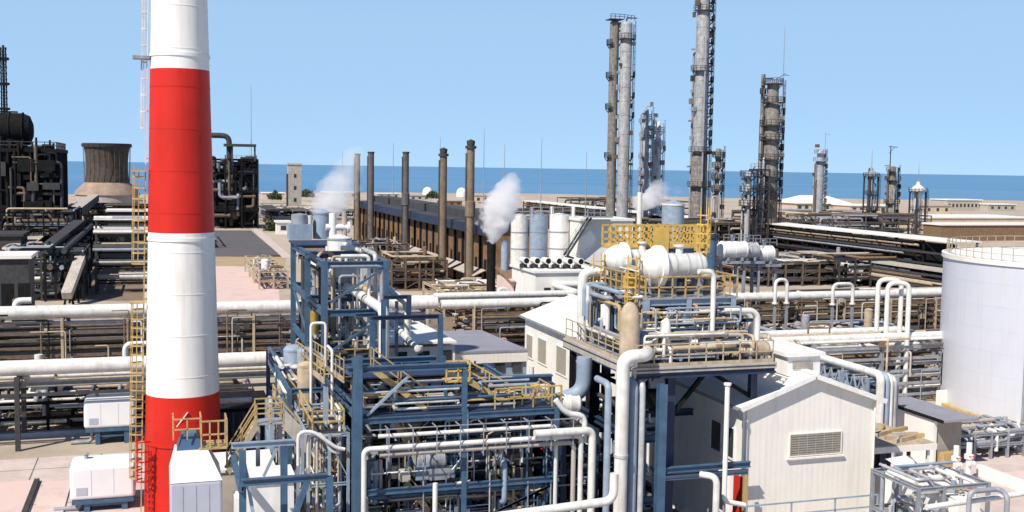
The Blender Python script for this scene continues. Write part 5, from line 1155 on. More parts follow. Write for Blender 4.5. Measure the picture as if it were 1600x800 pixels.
# mid deck equipment between
unit('yellow_deck_unit', 'crowded deck of yellow railed pumps and blue pipes behind the front bays', [9.6,12.4,15.2], [66,70,74], [3.0,6.2], 222, blue, [wpipe,bgrey,tan,silver,ochre,grey,wpipe], 60, (.06,.16), 'process unit', True, ochre, [ochre,tan,wpipe,bgrey], 7, 10, 4, .26)
unit('right_deck_unit', 'low unit of blue frames and white pipes between the blue bays and the tall risers', [19.6,21.4], [52,56,60], [2.2,4.6,6.6], 223, navy, [wpipe,bgrey,darkg,silver,dark,grey], 40, (.06,.15), 'process unit', True, None, [grey,darkg], 5, 6, 6, .28)
# ------------------------------------------------------------------ low grey roofed building behind
xA = D(705,545,80).x; xB = 26.1; y0 = Vv(770,548,77).y; 
t = T('grey_roofed_building', 'low white building with a grey sheet roof and small square windows behind the blue structure', 'building', (21,80,0))
zE = Vv(770,548,77).z; yb_ = 88; zR = Vv(760,515,yb_).z
xL = Vv(705,548,77).x
box('wall', wallw, t, xL,77.4,0,xB-.5,yb_-.1,min(zE,zR)-.16)
b = MB(); b.quad((xL-.3,77,zE),(xB,77,zE),(xB-.5,yb_,zR),(xL-.3,yb_,zR)); b.quad((xL-.3,77,zE-.15),(xL-.3,yb_,zR-.15),(xB-.5,yb_,zR-.15),(xB,77,zE-.15)); b.quad((xL-.3,77,zE-.15),(xB,77,zE-.15),(xB,77,zE),(xL-.3,77,zE)); b.quad((xL-.3,77,zE-.15),(xL-.3,77,zE),(xL-.3,yb_,zR),(xL-.3,yb_,zR-.15)); b.build('roof', roofg, t)
zl = Vv(770,567,77).z
box('fascia', cream, t, xL-.2,77.05,zl,xB,77.37,zE-.16)
box('lower_band', louv if False else bgrey, t, xL,77.30,zl-2.4,xB,77.39,zl-.01)
for px in (743,782,808,720): q = Vv(px,573,77.2); box('window', glass, t, q.x-.35,77.2,q.z-.4,q.x+.35,77.297,q.z+.35)
t = T('white_roofed_building', 'low building with pale ribbed roof seen through the slim blue portal', 'building', (15,80,0))
xL2 = Vv(598,545,74).x; zE = Vv(650,535,74).z; zR = Vv(650,502,86).z; xR2 = xL-.4
box('wall', wallw, t, xL2,74.4,0,xR2,85.9,min(zE,zR)-.16)
b = MB(); b.quad((xL2-.3,74,zE),(xR2,74,zE),(xR2,86,zR),(xL2-.3,86,zR)); b.quad((xL2-.3,74,zE-.15),(xL2-.3,86,zR-.15),(xR2,86,zR-.15),(xR2,74,zE-.15)); b.quad((xL2-.3,74,zE-.15),(xR2,74,zE-.15),(xR2,74,zE),(xL2-.3,74,zE)); b.quad((xL2-.3,74,zE-.15),(xL2-.3,74,zE),(xL2-.3,86,zR),(xL2-.3,86,zR-.15)); b.build('roof', roofw, t)
box('ridge_vent', roofg, t, xL2+1,84,zR-.1,xR2-1,85.2,zR+.9)
for k in range(3): xx = xL2+1+k*1.6; box('window', glass, t, xx,74.33,zE-1.6,xx+.8,74.397,zE-.7)
# ------------------------------------------------------------------ white gabled building
GX0, GX1, GY0, GY1, ZE, ZR = 28.85, 37.0, 50.0, 86.0, 7.75, 9.2; GXR = 32.9
t = T('gabled_building', 'long cream gabled building with louvred window in the right foreground', 'building', (GXR,(GY0+GY1)/2,0))
b = MB(); b.quad((GX0,GY0,0),(GX1,GY0,0),(GX1,GY0,ZE),(GXR,GY0,ZR),(GX0,GY0,ZE)); b.build('gable_wall', cream, t)
b = MB(); b.quad((GX0,GY1,0),(GX0,GY1,ZE),(GXR,GY1,ZR),(GX1,GY1,ZE),(GX1,GY1,0)); b.build('back_wall', wallw, t)
b = MB(); b.quad((GX0,GY0+.003,0),(GX0,GY0+.003,ZE),(GX0,GY1,ZE),(GX0,GY1,0)); b.build('side_wall', wallw, t)
b = MB(); b.quad((GX1,GY0+.003,0),(GX1,GY1,0),(GX1,GY1,ZE),(GX1,GY0+.003,ZE)); b.build('side_wall', wallw, t)
e = .35; sl_ = (ZR-ZE)/(GXR-GX0); sr_ = (ZR-ZE)/(GX1-GXR)
def slope(x0, z0, x1, z1):
    b = MB(); th_ = .14
    P = [(x0,GY0-e,z0+.02),(x1,GY0-e,z1+.02),(x1,GY1+e,z1+.02),(x0,GY1+e,z0+.02)]; Q = [(p[0],p[1],p[2]+th_) for p in P]
    o = len(b.v); b.v += P+Q
    for f in ((0,1,2,3),(7,6,5,4),(0,4,5,1),(1,5,6,2),(2,6,7,3),(3,7,4,0)): b.face([o+i for i in f])
    return b.build('roof_slope', roofw, t)
slope(GX0-e, ZE-e*sl_, GXR-.003, ZR); slope(GXR+.003, ZR, GX1+e, ZE-e*sr_)
for (xa,za,xb,zb_) in ((GX0-e,ZE-e*sl_,GXR,ZR),(GXR,ZR,GX1+e,ZE-e*sr_)): MB().bar((xa,GY0-e-.05,za+.07),(xb,GY0-e-.05,zb_+.07),.06,.26).build('barge_board', white, t)
MB().bar((GXR,GY0-e,ZR+.2),(GXR,GY1+e,ZR+.2),.4,.1).build('ridge_cap', white, t)
MB().bar((GX0-e-.06,GY0-e,ZE-.05),(GX0-e-.06,GY1+e,ZE-.05),.12,.14).build('gutter', grey, t)
a = Vv(1233,712,GY0); b_ = Vv(1313,674,GY0)
w_ = MB().box(a.x,GY0-.05,a.z,b_.x,GY0-.012,b_.z).build('window', louv, t)
fr = MB(); 
for q in ((a.x-.06,a.z-.06,b_.x+.06,a.z),(a.x-.06,b_.z,b_.x+.06,b_.z+.06),(a.x-.06,a.z,a.x,b_.z),(b_.x,a.z,b_.x+.06,b_.z)): fr.box(q[0],GY0-.1,q[1],q[2],GY0-.011,q[3])
fr.build('window_frame', cream, w_)
lv_ = MB(); n = 9
for k in range(n): z = a.z+(b_.z-a.z)*(k+.5)/n; lv_.bar((a.x+.02,GY0-.07,z),(b_.x-.02,GY0-.07,z),.05,.07)
for k in range(1,6): xx = a.x+(b_.x-a.x)*k/6; lv_.bar((xx,GY0-.085,a.z),(xx,GY0-.085,b_.z),.04)
lv_.build('louvre_slats', louv, w_)
box('wall_sill', cream, t, a.x-.2,GY0-.18,a.z-.2,b_.x+.2,GY0-.012,a.z-.103)
for px,py,hw,hh in ((822,538,.8,.9),(848,549,1.0,.95),(878,564,1.1,1.0),(1120,680,.55,.8),(1140,690,.55,.8),(1128,768,.6,1.0)):
    q = Xx(px,py,GX0); q.y = min(q.y, GY1-hw-.6); wn = MB().box(GX0-.05,q.y-hw,q.z-hh,GX0-.012,q.y+hw,q.z+hh).build('window', louv if px < 1000 else glass, t)
    f = MB()
    for zz in (-hh-.1,hh): f.box(GX0-.09,q.y-hw-.1,q.z+zz,GX0-.011,q.y+hw+.1,q.z+zz+.1)
    for yy in (-hw-.1,hw): f.box(GX0-.09,q.y+yy,q.z-hh,GX0-.011,q.y+yy+.1,q.z+hh)
    f.build('window_frame', white, wn)
q = Xx(1153,768,GX0); box('door', redp, t, GX0-.06,q.y-.5,q.z-1.4,GX0-.012,q.y+.4,q.z+.9)
for xx in (GX0+.18,GX1-.15): tube('downpipe', cream, t, [(xx,GY0-.1,.1),(xx,GY0-.1,ZE-.15)], .06, 8)
# roof ventilator on the ridge
q = Xx(1232,574,GXR); y0 = q.y
t = T('roof_ventilator', 'white box ventilator on the ridge of the cream gabled building', 'ventilator', (GXR,y0,ZR))
box('housing', wallw, t, GXR-1.0,y0-1.5,ZR-.1,GXR+1.0,y0+2.6,ZR+.95); box('cap', white, t, GXR-1.2,y0-1.7,ZR+.953,GXR+1.2,y0+2.8,ZR+1.15)
box('louvre', louv, t, GXR-.7,y0-1.56,ZR+.25,GXR+.5,y0-1.503,ZR+.65)
# ------------------------------------------------------------------ equipment platform
PX0, PX1, PY0, PY1, ZD = 22.4, 30.2, 49.4, 59.4, 10.2
t = T('equipment_platform', 'tall steel table platform with yellow railings beside the gabled building', 'platform', ((PX0+PX1)/2,(PY0+PY1)/2,0))
box('deck', grey, t, PX0,PY0,ZD-.12,PX1,PY1,ZD)
for y in (PY0,(PY0+PY1)/2,PY1): MB().ibeam((PX0,y,ZD-.35),(PX1,y,ZD-.35),.3,.45,.06).build('deck_beam', navy, t)
for x in (PX0,25,27.5,PX1): MB().ibeam((x,PY0,ZD-.36),(x,PY1,ZD-.36),.3,.42,.06).build('deck_beam', navy, t)
box('fascia_beam', conc, t, PX0-.2,PY0-.13,ZD-.3,PX1+.1,PY0-.003,ZD-.02); box('fascia_beam', conc, t, PX0-.13,PY0-.1,ZD-.55,PX0-.003,PY1,ZD-.02)
for x in (22.6, 24.6):
    for y in (PY0+.6, 55.2, PY1-1.0): MB().ibeam((x,y,0),(x,y,ZD-.13),.42,.42,.08).build('post', navy if x > 22.7 else dark, t)
for y in (PY0+.9,PY1-.5): MB().ibeam((29.5,y,ZE+.4),(29.5,y,ZD-.13),.36,.36,.07).build('roof_post', navy, t)
for z in (3.2, 6.4):
    for y in (PY0+.6, 55.2, PY1-1.0): MB().ibeam((22.6,y,z),(28.6 if (z > 5 and y > 51) else 24.6,y,z),.3,.36,.06).build('tie_beam', blue if y < 51 else navy, t)
    for x in (22.6,24.6): MB().ibeam((x,PY0+.6,z-.01),(x,PY1-1.0,z-.01),.3,.36,.06).build('tie_beam', navy, t)
for p,q in (((22.6,55.2,ZD-.3),(22.6,58.4,6.6)),((22.6,58.4,ZD-.3),(22.6,55.2,6.6)),((22.6,50,6.3),(22.6,55.2,3.4)),((24.6,PY0+.62,7.4),(26.6,PY0+.62,ZD-.5)),((26.9,PY0+1,ZD-.5),(29.4,PY0+1.0,ZE+.5)),((24.6,55.25,6.8),(27.2,55.25,ZD-.5)),((22.6,50,ZD-.4),(24.6,50.02,6.6))): MB().bar(p,q,.2).build('brace', dark, t)
railing([(PX0+.05,PY1,ZD),(PX0+.05,PY0+.05,ZD),(PX1-.05,PY0+.05,ZD),(PX1-.05,PY1,ZD)], 1.1, 1.0, .026, tan, t, kick=True)
ZU = 13.3; UX0, UX1, UY0, UY1 = 23.9, 28.9, 51.6, 59.2
frame(t, [UX0,26.3,UX1], [UY0,56,UY1], [ZU], .28, bgrey, ZD, 0, RB(1))
box('upper_deck', grey, t, UX0-.15,UY0-.15,ZU,UX1+.25,UY1,ZU+.08)
railing([(UX0-.1,UY1,ZU+.08),(UX0-.1,UY0-.1,ZU+.08),(UX1+.2,UY0-.1,ZU+.08),(UX1+.2,UY1,ZU+.08)], 1.1, .8, .035, ochre, t)
ZT = Vv(1020,388,58.2).z; TY = 58.2
TX0, TX1 = Vv(952,388,58.2).x, Vv(1106,388,58.2).x
box('top_deck', ochre, t, TX0,TY-.2,ZT,TX1,TY+1.15,ZT+.1)
railing([(TX0,TY-.15,ZT+.1),(TX1,TY-.15,ZT+.1)], 1.2, .42, .045, yellow, t, mids=3, kick=True); railing([(TX0,TY+1.05,ZT+.1),(TX1,TY+1.05,ZT+.1)], 1.2, .42, .045, yellow, t, mids=3, kick=True)
for k,(px0,px1) in enumerate(((1018,1042),(1082,1090))): box('guard_panel', yellow, t, Vv(px0,370,TY).x,TY-.26,ZT-.15,Vv(px1,370,TY).x,TY-.22,ZT+1.25)
for x in (TX0+.3,TX0+2.0,TX1-2.2,TX1-.4): MB().ibeam((x,TY+.4,ZU if x > UX0 else ZD),(x,TY+.4,ZT-.003),.22,.22,.04).build('top_post', bgrey, t)
for x in (TX0+.3,TX0+2.0,TX1-2.2): MB().bar((x,TY-.1,ZT-.16),(x+1.4,TY-.1,ZT-.16),.3,.3).build('top_beam', navy, t)
# yellow caged ladders
q0 = Vv(1094,466,54); q1 = Vv(1094,366,54)
ladder((q0.x,q0.y), ZU+.08, q1.z+.6, (0,-1), yellow, t, True, .5, r=.05, rung=.3, hoop=.36, hs=.5)
q0 = Vv(985,545,52.5); q1 = Vv(985,425,52.5); box('ladder_guard', yellow, t, q0.x-.35,52.8,zat(985,462,54),q0.x+.45,52.85,q1.z-.2)
ladder((q0.x,52.7), ZD, q1.z, (0,-1), yellow, t, True, .5, r=.05, rung=.3, hoop=.38, hs=.5)
q0 = Vv(930,500,58); ladder((q0.x,58), ZD, zat(930,425,60), (0,-1), yellow, t, True, .5, r=.05, rung=.3, hoop=.38, hs=.6)
box('service_panel', ochre, t, Vv(1133,500,52).x,52.5,ZD+.01,Vv(1158,500,52).x,52.56,zat(1145,500,54))
q = Vv(918,440,58.5); box('upper_landing', yellow, t, q.x-.2,57.9,q.z-.9,q.x+1.1,59.3,q.z-.82); railing([(q.x-.2,57.9,q.z-.82),(q.x+1.1,57.9,q.z-.82)],1.0,.35,.045,yellow,t)
MB().bar((q.x,58.6,ZD),(q.x,58.6,q.z-.9),.16).build('landing_post', ochre, t)
# equipment under the upper deck (standing on the platform)
rg = RB(301); unit_rg = RB(302)
labs = ['tan domed vessel standing at the front left of the platform behind a yellow ladder','tan domed vessel at the rear left corner of the platform','blue vertical vessel in the middle of the platform','blue vertical vessel at the right of the platform','grey vertical vessel between the two blue ones','white narrow vessel at the front of the platform']
for i,(px,py,d,w_,ht,mm) in enumerate(((983,548,54.5,32,3.2,tan),(925,525,62.5,26,2.6,tan),(1070,535,57,24,2.4,blue),(1112,530,57,20,2.4,bgrey),(1092,533,59,18,2.5,grey),(1040,540,55.5,16,2.3,wpipe))):
    q = D(px,py,d); r = wpx(w_,d)/2; z0 = ZD+.02
    t2 = T('platform_vessel', labs[i], 'vessel', (q.x,q.y,z0), 'vessels standing on the platform')
    MB().lathe([(r,z0+.45),(r,z0+ht*.7)]+[(r*math.cos(k*PI/10),z0+ht*.7+ht*.3*math.sin(k*PI/10)) for k in range(1,5)]+[(.01,z0+ht)], (q.x,q.y,0),'z',20).build('shell', mm, t2)
    MB().lathe([(r*.96,z0),(r*.9,z0+.447)], (q.x,q.y,0),'z',20).build('skirt', grey, t2); tube('outlet_pipe', wpipe, t2, [(q.x,q.y-r*.5,z0+.8),(q.x,q.y-r-.35,z0+.8),(q.x,q.y-r-.35,z0+.05)], .08, 8)
    valve(t2, (q.x,q.y-r-.35,z0+.5), .1, grey, redp)
t2 = T('pipe_cluster', 'dense cluster of blue, white and tan pipes between the two platform decks', 'pipe cluster', (26.4,55,ZD))
box('dark_panel', darkg, t2, UX0+.3,57,ZD+.05,UX1-.3,57.1,ZU-.5)
for k in range(9): xx = UX0+.2+k*.55; box('cabinet', rg.choice([blue,bgrey,navy,tan,grey]), t2, xx,53+rg.uniform(0,1.5),ZD+.03,xx+.4,55,ZD+rg.uniform(.8,2.4))
for _ in range(98): rpipe(t2, rg, (UX0,UY0-.1,ZD+.2,UX1,UY0+3.2,ZU-.2), [blue,wpipe,bgrey,grey,tan,wpipe,darkg,silver,ochre], (.05,.14), (2,4))
for _ in range(12): valve(t2, (rg.uniform(UX0,UX1),UY0+rg.uniform(-.3,.4),ZD+rg.uniform(.5,2.4)), rg.uniform(.1,.16), rg.choice([tan,wpipe,blue]), rg.choice([yellow,redp,grey]))
for k in range(14): xx, yy, rr_, hh_ = UX0+.3+k*.34, UY0+rg.uniform(.2,1.6), rg.uniform(.14,.28), rg.uniform(1.2,2.6); MB().lathe([(rr_,ZD+.03),(rr_,ZD+hh_),(rr_*.6,ZD+hh_+.15),(.01,ZD+hh_+.2)], (xx,yy,0),'z',12).build('filter_vessel', rg.choice([tan,wpipe,blue,bgrey,ochre,silver]), t2)
for k in range(26): xx = UX0+.1+k*.195; MB().lathe([(.07,ZD+.01),(.07,ZU-.4)], (xx,UY0+.5+rg.uniform(0,.8),0),'z',8).build('riser_pipe', rg.choice([blue,wpipe,bgrey,darkg,tan]), t2)
t2 = T('pipe_cluster', 'pale pipes and pumps along the front edge of the platform', 'pipe cluster', (26.4,50.4,ZD))
for _ in range(60): rpipe(t2, rg, (PX0+.4,PY0+.4,ZD+.2,PX1-.4,PY0+2.2,ZD+1.5), [wpipe,bgrey,tan,silver,conc,wpipe], (.06,.14), (2,4))
for _ in range(9): valve(t2, (rg.uniform(PX0+.5,PX1-.5),PY0+.6,ZD+rg.uniform(.3,1.2)), rg.uniform(.1,.16), rg.choice([tan,wpipe,ochre]), rg.choice([yellow,grey]))
t2 = T('pipe_cluster', 'pipes and small frames packed below the two white exchangers', 'pipe cluster', (26.4,56,ZU))
for _ in range(50): rpipe(t2, rg, (UX0+.2,UY0+.3,ZU+.2,UX1,UY1-1,ZU+1.3), [brown,wpipe,ochre,grey,tan,dark,bgrey], (.05,.12), (2,4))
for k in range(5): xx = UX0+.4+k*.9; box('equipment_block', rg.choice([dark,brown,tan,bgrey]), t2, xx,57.2,ZU+.085,xx+.6,58.2,ZU+rg.uniform(.5,1.0))
t2 = T('pipe_cluster', 'dense pipes and cabinets left of the upper deck by the yellow ladders', 'pipe cluster', (23,56,ZD))
for _ in range(50): rpipe(t2, rg, (PX0+.3,PY0+2,ZD+.2,UX0+.4,PY1-2,ZU+.3), [blue,wpipe,bgrey,ochre,tan,grey,navy], (.05,.14), (2,4))
t2 = T('pipe_cluster', 'blue and white pipes around the yellow service panel at the platform right', 'pipe cluster', (29.4,54,ZD))
for _ in range(36): rpipe(t2, rg, (UX1-.1,PY0+1.6,ZD+.2,PX1-.3,PY1-3,ZD+2.0), [blue,wpipe,bgrey,ochre,tan,silver], (.05,.14), (2,4))
t2 = T('pipe_cluster', 'dark pipes and valves hanging in the shade below the platform', 'pipe cluster', (25,55,4))
for _ in range(45): rpipe(t2, rg, (22.5,50.6,.5,25.2,60,ZD-.8), [navy,bgrey,darkg,grey,wpipe,dark], (.06,.16), (2,4))
for _ in range(4):
    xx, yy = rg.uniform(23,24.6), rg.uniform(52,59); drum(t2, (xx,yy,rg.uniform(2,8)), .5, 1.6, 'x', rg.choice([darkg,navy,dark]), navy, seg=14)
t2 = T('pipe_cluster', 'fine tangle of pale tubes in front of the blue vessels on the platform', 'pipe cluster', (26.5,51.5,ZD))
for _ in range(80): rpipe(t2, unit_rg, (UX0-.6,50.4,ZD+.1,UX1+.3,52.2,ZU-.3), [wpipe,tan,bgrey,blue,conc,ochre,silver,darkg], (.025,.07), (2,5))
for k in range(18): xx = UX0-.4+k*.3; MB().bar((xx,50.9+unit_rg.random(),ZD+.01),(xx,51.2,ZD+unit_rg.uniform(1.2,2.8)),.05).build('strut', unit_rg.choice([blue,bgrey,grey,ochre]), t2)
# horizontal exchangers on the upper deck
def exch(label, px_tip, px_fl, px_end, py, d, rh, rb_, zsup):
    a = D(px_tip,py,d); xt = a.x; xf = D(px_fl,py,d).x; xe_ = D(px_end,py,d).x; y = a.y; z = a.z; R_ = wpx(rh,d); B_ = wpx(rb_,d)
    t = T('heat_exchanger', label, 'heat exchanger', ((xt+xe_)/2,y,zsup), 'white horizontal exchangers on the platform')
    n = 6; pr = [(R_*.35,xt)]+[(R_*(.35+.6*math.sin(k*PI/2/n)), xt+(xf-xt)*.8*(k/n)) for k in range(1,n+1)]+[(R_*.97,xf)]
    MB().lathe(pr, (0,y,z),'x',28).build('channel_head', wpipe, t)
    MB().lathe([(B_,xf-.08),(R_*1.1,xf-.08),(R_*1.1,xf+.2),(B_,xf+.2)], (0,y,z),'x',28,False).build('flange', white, t)
    MB().lathe([(R_*.97,xf+.203),(B_*1.05,xf+.203+(R_-B_)*.9),(B_,xf+.35+(R_-B_)*.9),(B_,xe_-.3),(B_*.8,xe_-.1),(.01,xe_)], (0,y,z),'x',28).build('vessel_shell', wpipe, t)
    for k in range(3): xx = xf+.9+(xe_-xf-1.4)*k/2; MB().lathe([(B_*1.0,-.05),(B_*1.04,-.05),(B_*1.04,.05),(B_*1.0,.05)], (xx,y,z),'x',28,False).build('band', silver, t)
    for k in (.3,.85): xx = xf+(xe_-xf)*k; box('saddle', bgrey, t, xx-.12,y-B_*.7,zsup,xx+.12,y+B_*.7,z-B_*.7)
    MB().lathe([(.2,B_*.9),(.2,B_+.35),(.32,B_+.35),(.32,B_+.45)], (xf+1.3,y,z),'z',12).build('nozzle', wpipe, t)
    return t
exch('white heat exchanger with a bell shaped head, rear left one of the two', 942, 975, 1040, 406, 62.5, 25, 16, ZU+.08)
exch('white heat exchanger with a large bell head, front right one of the two', 1000, 1030, 1118, 416, 57.5, 30, 20, ZU+.08)
# ------------------------------------------------------------------ big pipes of the platform
t = T('riser_main', 'thick white pipe leaving the platform front and dropping straight down', 'pipe', (22,48.8,0))
yq = 48.75; a = Vv(973,600,yq); z = Vv(1000,556,yq).z
tube('pipe', wpipe, t, [(a.x+1.7,yq+.9,z),(a.x+1.2,yq,z),(a.x,yq,z),(a.x,yq,.1)], .33, 18, .85)
for zz in (2.5,6): MB().lathe([(.33,-.07),(.37,-.07),(.37,.07),(.33,.07)], (a.x,yq,zz),'z',18,False).build('clamp_band', silver, t)
for i,(px,rr,mm,lab) in enumerate(((991,.22,bgrey,'blue grey riser pipe just right of the thick white one'),(1004,.17,silver,'thin silver riser pipe, second right of the thick white one'),(951,.17,bgrey,'blue grey riser pipe just left of the thick white one'))):
    q = Vv(px,600,yq+.35); t = T('riser_main', lab, 'pipe', (q.x,q.y,0), 'risers below the platform front')
    tube('pipe', mm, t, [(q.x,q.y,.1),(q.x,q.y,ZD-.7),(q.x,q.y+1.5,ZD-.7)], rr, 12, .4); box('pipe_foot', conc, t, q.x-.3,q.y-.3,0,q.x+.3,q.y+.3,.1)
t = T('riser_main', 'thin grey pipe dropping behind the riser pair under the platform', 'pipe', (24,51,0)); q = Vv(1027,600,50); tube('pipe', grey, t, [(q.x-.8,50,.1),(q.x-.8,50,ZD-.6),(q.x+.4,50,ZD-.6)], .09, 8); box('pipe_foot', conc, t, q.x-1.0,49.8,0,q.x-.6,50.2,.1)
t = T('white_standpipe', 'slender white standpipe in front of the shaded wall of the gabled building', 'pipe', (28,48.6,0))
q = Vv(1137,600,48.6); tube('pipe', white, t, [(q.x,48.6,q.z),(q.x,48.6,3.3),(q.x+1.2,48.6,3.0)], .13, 10, .3); MB().lathe([(.13,-.05),(.2,-.05),(.2,.05),(.13,.05)], (q.x,48.6,q.z),'z',10).build('cap', white, t); MB().bar((q.x,48.6,0),(q.x,48.6,3.35),.1).build('prop', grey, t)
t = T('white_standpipe', 'short white gooseneck pipe at the foot of the shaded wall', 'pipe', (26,47.6,0))
q = Vv(1120,745,47.6); tube('pipe', wpipe, t, [(q.x-.6,48.2,q.z),(q.x,47.6,q.z),(q.x,47.6,.05)], .17, 12, .45); MB().lathe([(.17,0),(.3,0),(.3,.1),(.17,.1)], (q.x,47.6,0),'z',12).build('foot_flange', grey, t)
t = T('cross_frame', 'blue double beam spanning from the platform post to the gabled building', 'steel frame', (26,48.5,0))
q0 = Vv(1037,735,49); q1 = Vv(1172,722,49)
MB().ibeam((q0.x,49,q0.z),(28.75,49,q0.z),.24,.3,.05).build('beam', blue, t); MB().ibeam((q0.x,49.2,q0.z-.45),(28.75,49.2,q0.z-.45),.2,.24,.05).build('beam', bgrey, t)
MB().ibeam((q0.x-.2,49,0),(q0.x-.2,49,ZD-.8),.42,.42,.08).build('post', blue, t); MB().ibeam((28.5,48.95,0),(28.5,48.95,q0.z-.6),.2,.2,.04).build('post', ochre, t)
z = Vv(1037,706,49).z; 
# left rising duct with elbow
t = T('duct_pipe', 'thick pale pipe with a top elbow rising at the left rear of the platform', 'pipe', (22,60,0))
q = D(911,430,62); zt = zat(915,425,62); b_ = D(942,425,62); e_ = D(905,560,61)
tube('pipe', wpipe, t, [(b_.x,q.y,zt),(q.x,q.y,zt),(q.x,q.y,9.0)], .3, 16, .75); 
t = T('duct_pipe', 'thick blue grey pipe curving under the platform into the white housing', 'pipe', (21,58,0))
q = D(913,560,58.5); w2 = D(890,618,58.5); tube('pipe', bgrey, t, [(q.x,q.y,9.9),(q.x,q.y,w2.z+.2),(w2.x-.8,q.y,w2.z-.2)], .42, 18, 1.2)
t = T('white_hood', 'rounded white duct housing at the end of the blue grey curved pipe', 'housing', (20,58,0)); 
drum(t, (D(884,622,58.5).x,q.y,w2.z-.35), .62, .9, 'x', white, grey, base=2.0); 
for s in (-.4,.4): MB().bar((D(884,622,58.5).x+s,q.y,0),(D(884,622,58.5).x+s,q.y,2.2),.2).build('leg', grey, t)
# right side pipes on the platform
for i,(px0,px1,yt,yb,d,lab) in enumerate(((1140,1174,489,545,56,'white bent pipe on the platform edge, inner one of the right hand pair'),(1132,1184,486,545,55,'white bent pipe on the platform edge, outer one of the right hand pair'))):
    a = Vv(px0,yt,51.6-i*.7); b_ = Vv(px1,yt,51.6-i*.7)
    t = T('bent_pipe', lab, 'pipe', (b_.x,b_.y,ZD), 'white bent pipes at the platform right')
    tube('pipe', wpipe, t, [(a.x,b_.y,a.z),(b_.x-.3,b_.y,a.z-.02),(b_.x,b_.y,a.z-.3),(b_.x,b_.y,ZD+.02)], .16, 12, .35)
a = Vv(1182,545,50.4); t = T('side_drum', 'tan horizontal drum overhanging the right end of the platform', 'drum', (a.x,a.y,ZD))
MB().lathe(drum_prof(.38,1.3), (a.x-.1,a.y,ZD+.52), 'x', 18).build('vessel_shell', tan, t)
for s in (-.4,.3): box('saddle', grey, t, a.x+s-.2,a.y-.25,ZD+.003,a.x+s,a.y+.25,ZD+.22)
t = T('corner_pipe', 'white pipe elbow on the right edge of the upper deck by the yellow ladder', 'pipe', (28.9,52,ZU)); q = D(1120,425,56); tube('pipe', wpipe, t, [(q.x-.9,q.y+.3,q.z),(q.x,q.y+.3,q.z),(q.x,q.y+.3,ZD+.5)], .13, 12, .4)
# ------------------------------------------------------------------ storage tank
d = 94; c = D(1697,637,d); R_ = wpx(221,d); zt = zat(1697,402,d)
t = T('storage_tank', 'huge pale lilac storage tank with a railed top at the right edge', 'tank', (c.x,c.y,0))
MB().lathe([(R_,0),(R_,zt)], (c.x,c.y,0),'z',96,False).build('shell', tankm, t)
MB().lathe([(R_+.12,zt-.02),(R_*.5,zt+.18),(.01,zt+.3)], (c.x,c.y,0),'z',96,False).build('roof', wallw, t)
MB().lathe([(R_+.004,zt-.35),(R_+.14,zt-.35),(R_+.14,zt+.04),(R_-.05,zt+.04)], (c.x,c.y,0),'z',96,False).build('rim_band', cream, t)
railing([(c.x+math.cos(k*PI/36)*(R_-.3),c.y+math.sin(k*PI/36)*(R_-.3),zt) for k in range(73)], 1.1, 1.6, .025, tan, t)
b = MB()
for k in range(1,7): z = zt*k/7; b.lathe([(R_,z-.012),(R_+.01,z-.012),(R_+.01,z+.012),(R_,z+.012)], (c.x,c.y,0),'z',96,False)
b.build('plate_seams', tankm, t)
q = D(1590,430,90); dv = Vector((q.x-c.x,q.y-c.y,0)).normalized(); dv = (dv+ (-F0)*.35).normalized(); p = Vector((c.x,c.y,0))+dv*(R_+.15); tube('down_pipe', grey, t, [(p.x,p.y,.1),(p.x,p.y,zt-1.2)], .1, 8)
for k in range(5): z = 1.5+k*2.4; MB().bar((p.x,p.y,z),(p.x-dv.x*.2,p.y-dv.y*.2,z),.12).build('pipe_clip', grey, t)
MB().lathe([(R_+.003,.0),(R_+.5,.0),(R_+.5,.25),(R_+.003,.25)], (c.x,c.y,0),'z',96,False).build('foundation_ring', ochre, t)
# ------------------------------------------------------------------ sheds right
z = 3.6; a = G(1500,655,z); b_ = G(1393,622,z); xs_ = a.x
t = T('lean_to_shed', 'low white shed with a thin dark sloping roof edge in front of the tank', 'shed', (xs_-2,(a.y+b_.y)/2,0))
xw = xs_-1.0; box('wall', wallw, t, xw-.25,a.y+1.0,0,xw,b_.y,z-.2); box('end_wall', louv, t, xw+.003,a.y+1.2,0,xw+2.2,a.y+1.4,z-.25)
b = MB(); b.box(xw-.34,a.y,z-.18,xw+2.6,b_.y+.2,z-.02); b.build('roof', roofg, t); box('roof_edge', dark, t, xw-.4,a.y-.05,z-.22,xw-.343,b_.y+.2,z)
box('base_block', ochre, t, xw+.1,a.y+.3,0,xw+1.1,a.y+.9,1.2)
d = 61; a = D(1381,697,d); b_ = D(1482,690,d); z1 = a.z; y0 = a.y
t = T('open_bay', 'flat roofed open bay with a black interior right of the gabled building', 'bay', ((a.x+b_.x)/2,y0,0))
x0, x1 = 37.6, b_.x
box('roof', tan, t, x0,y0,z1-.35,x1,y0+5,z1); box('fascia', cream, t, x0,y0-.08,z1-.4,x1+.1,y0-.003,z1-.05)
box('back_wall', dark, t, x0,y0+4.5,0,x1,y0+4.6,z1-.353); box('side_wall', dark, t, x0+.003,y0+.1,0,x0+.2,y0+4.49,z1-.353)  # inner walls coloured black in place of the shade inside the bay
zq = zat(1430,738,d); box('front_wall', conc, t, x0+.21,y0+.1,0,x1-.2,y0+.3,zq)
for k in range(4): xx = x0+.4+(x1-x0-.7)*k/3; MB().ibeam((xx,y0+.2,zq+.003),(xx,y0+.2,z1-.353),.16,.16,.03).build('post', darkg if k < 3 else white, t)
rg = RB(401)
for k in range(3): box('panel', navy, t, x0+1+k*1.1,y0+3,zq-.5,x0+1.8+k*1.1,y0+3.1,z1-1.2)
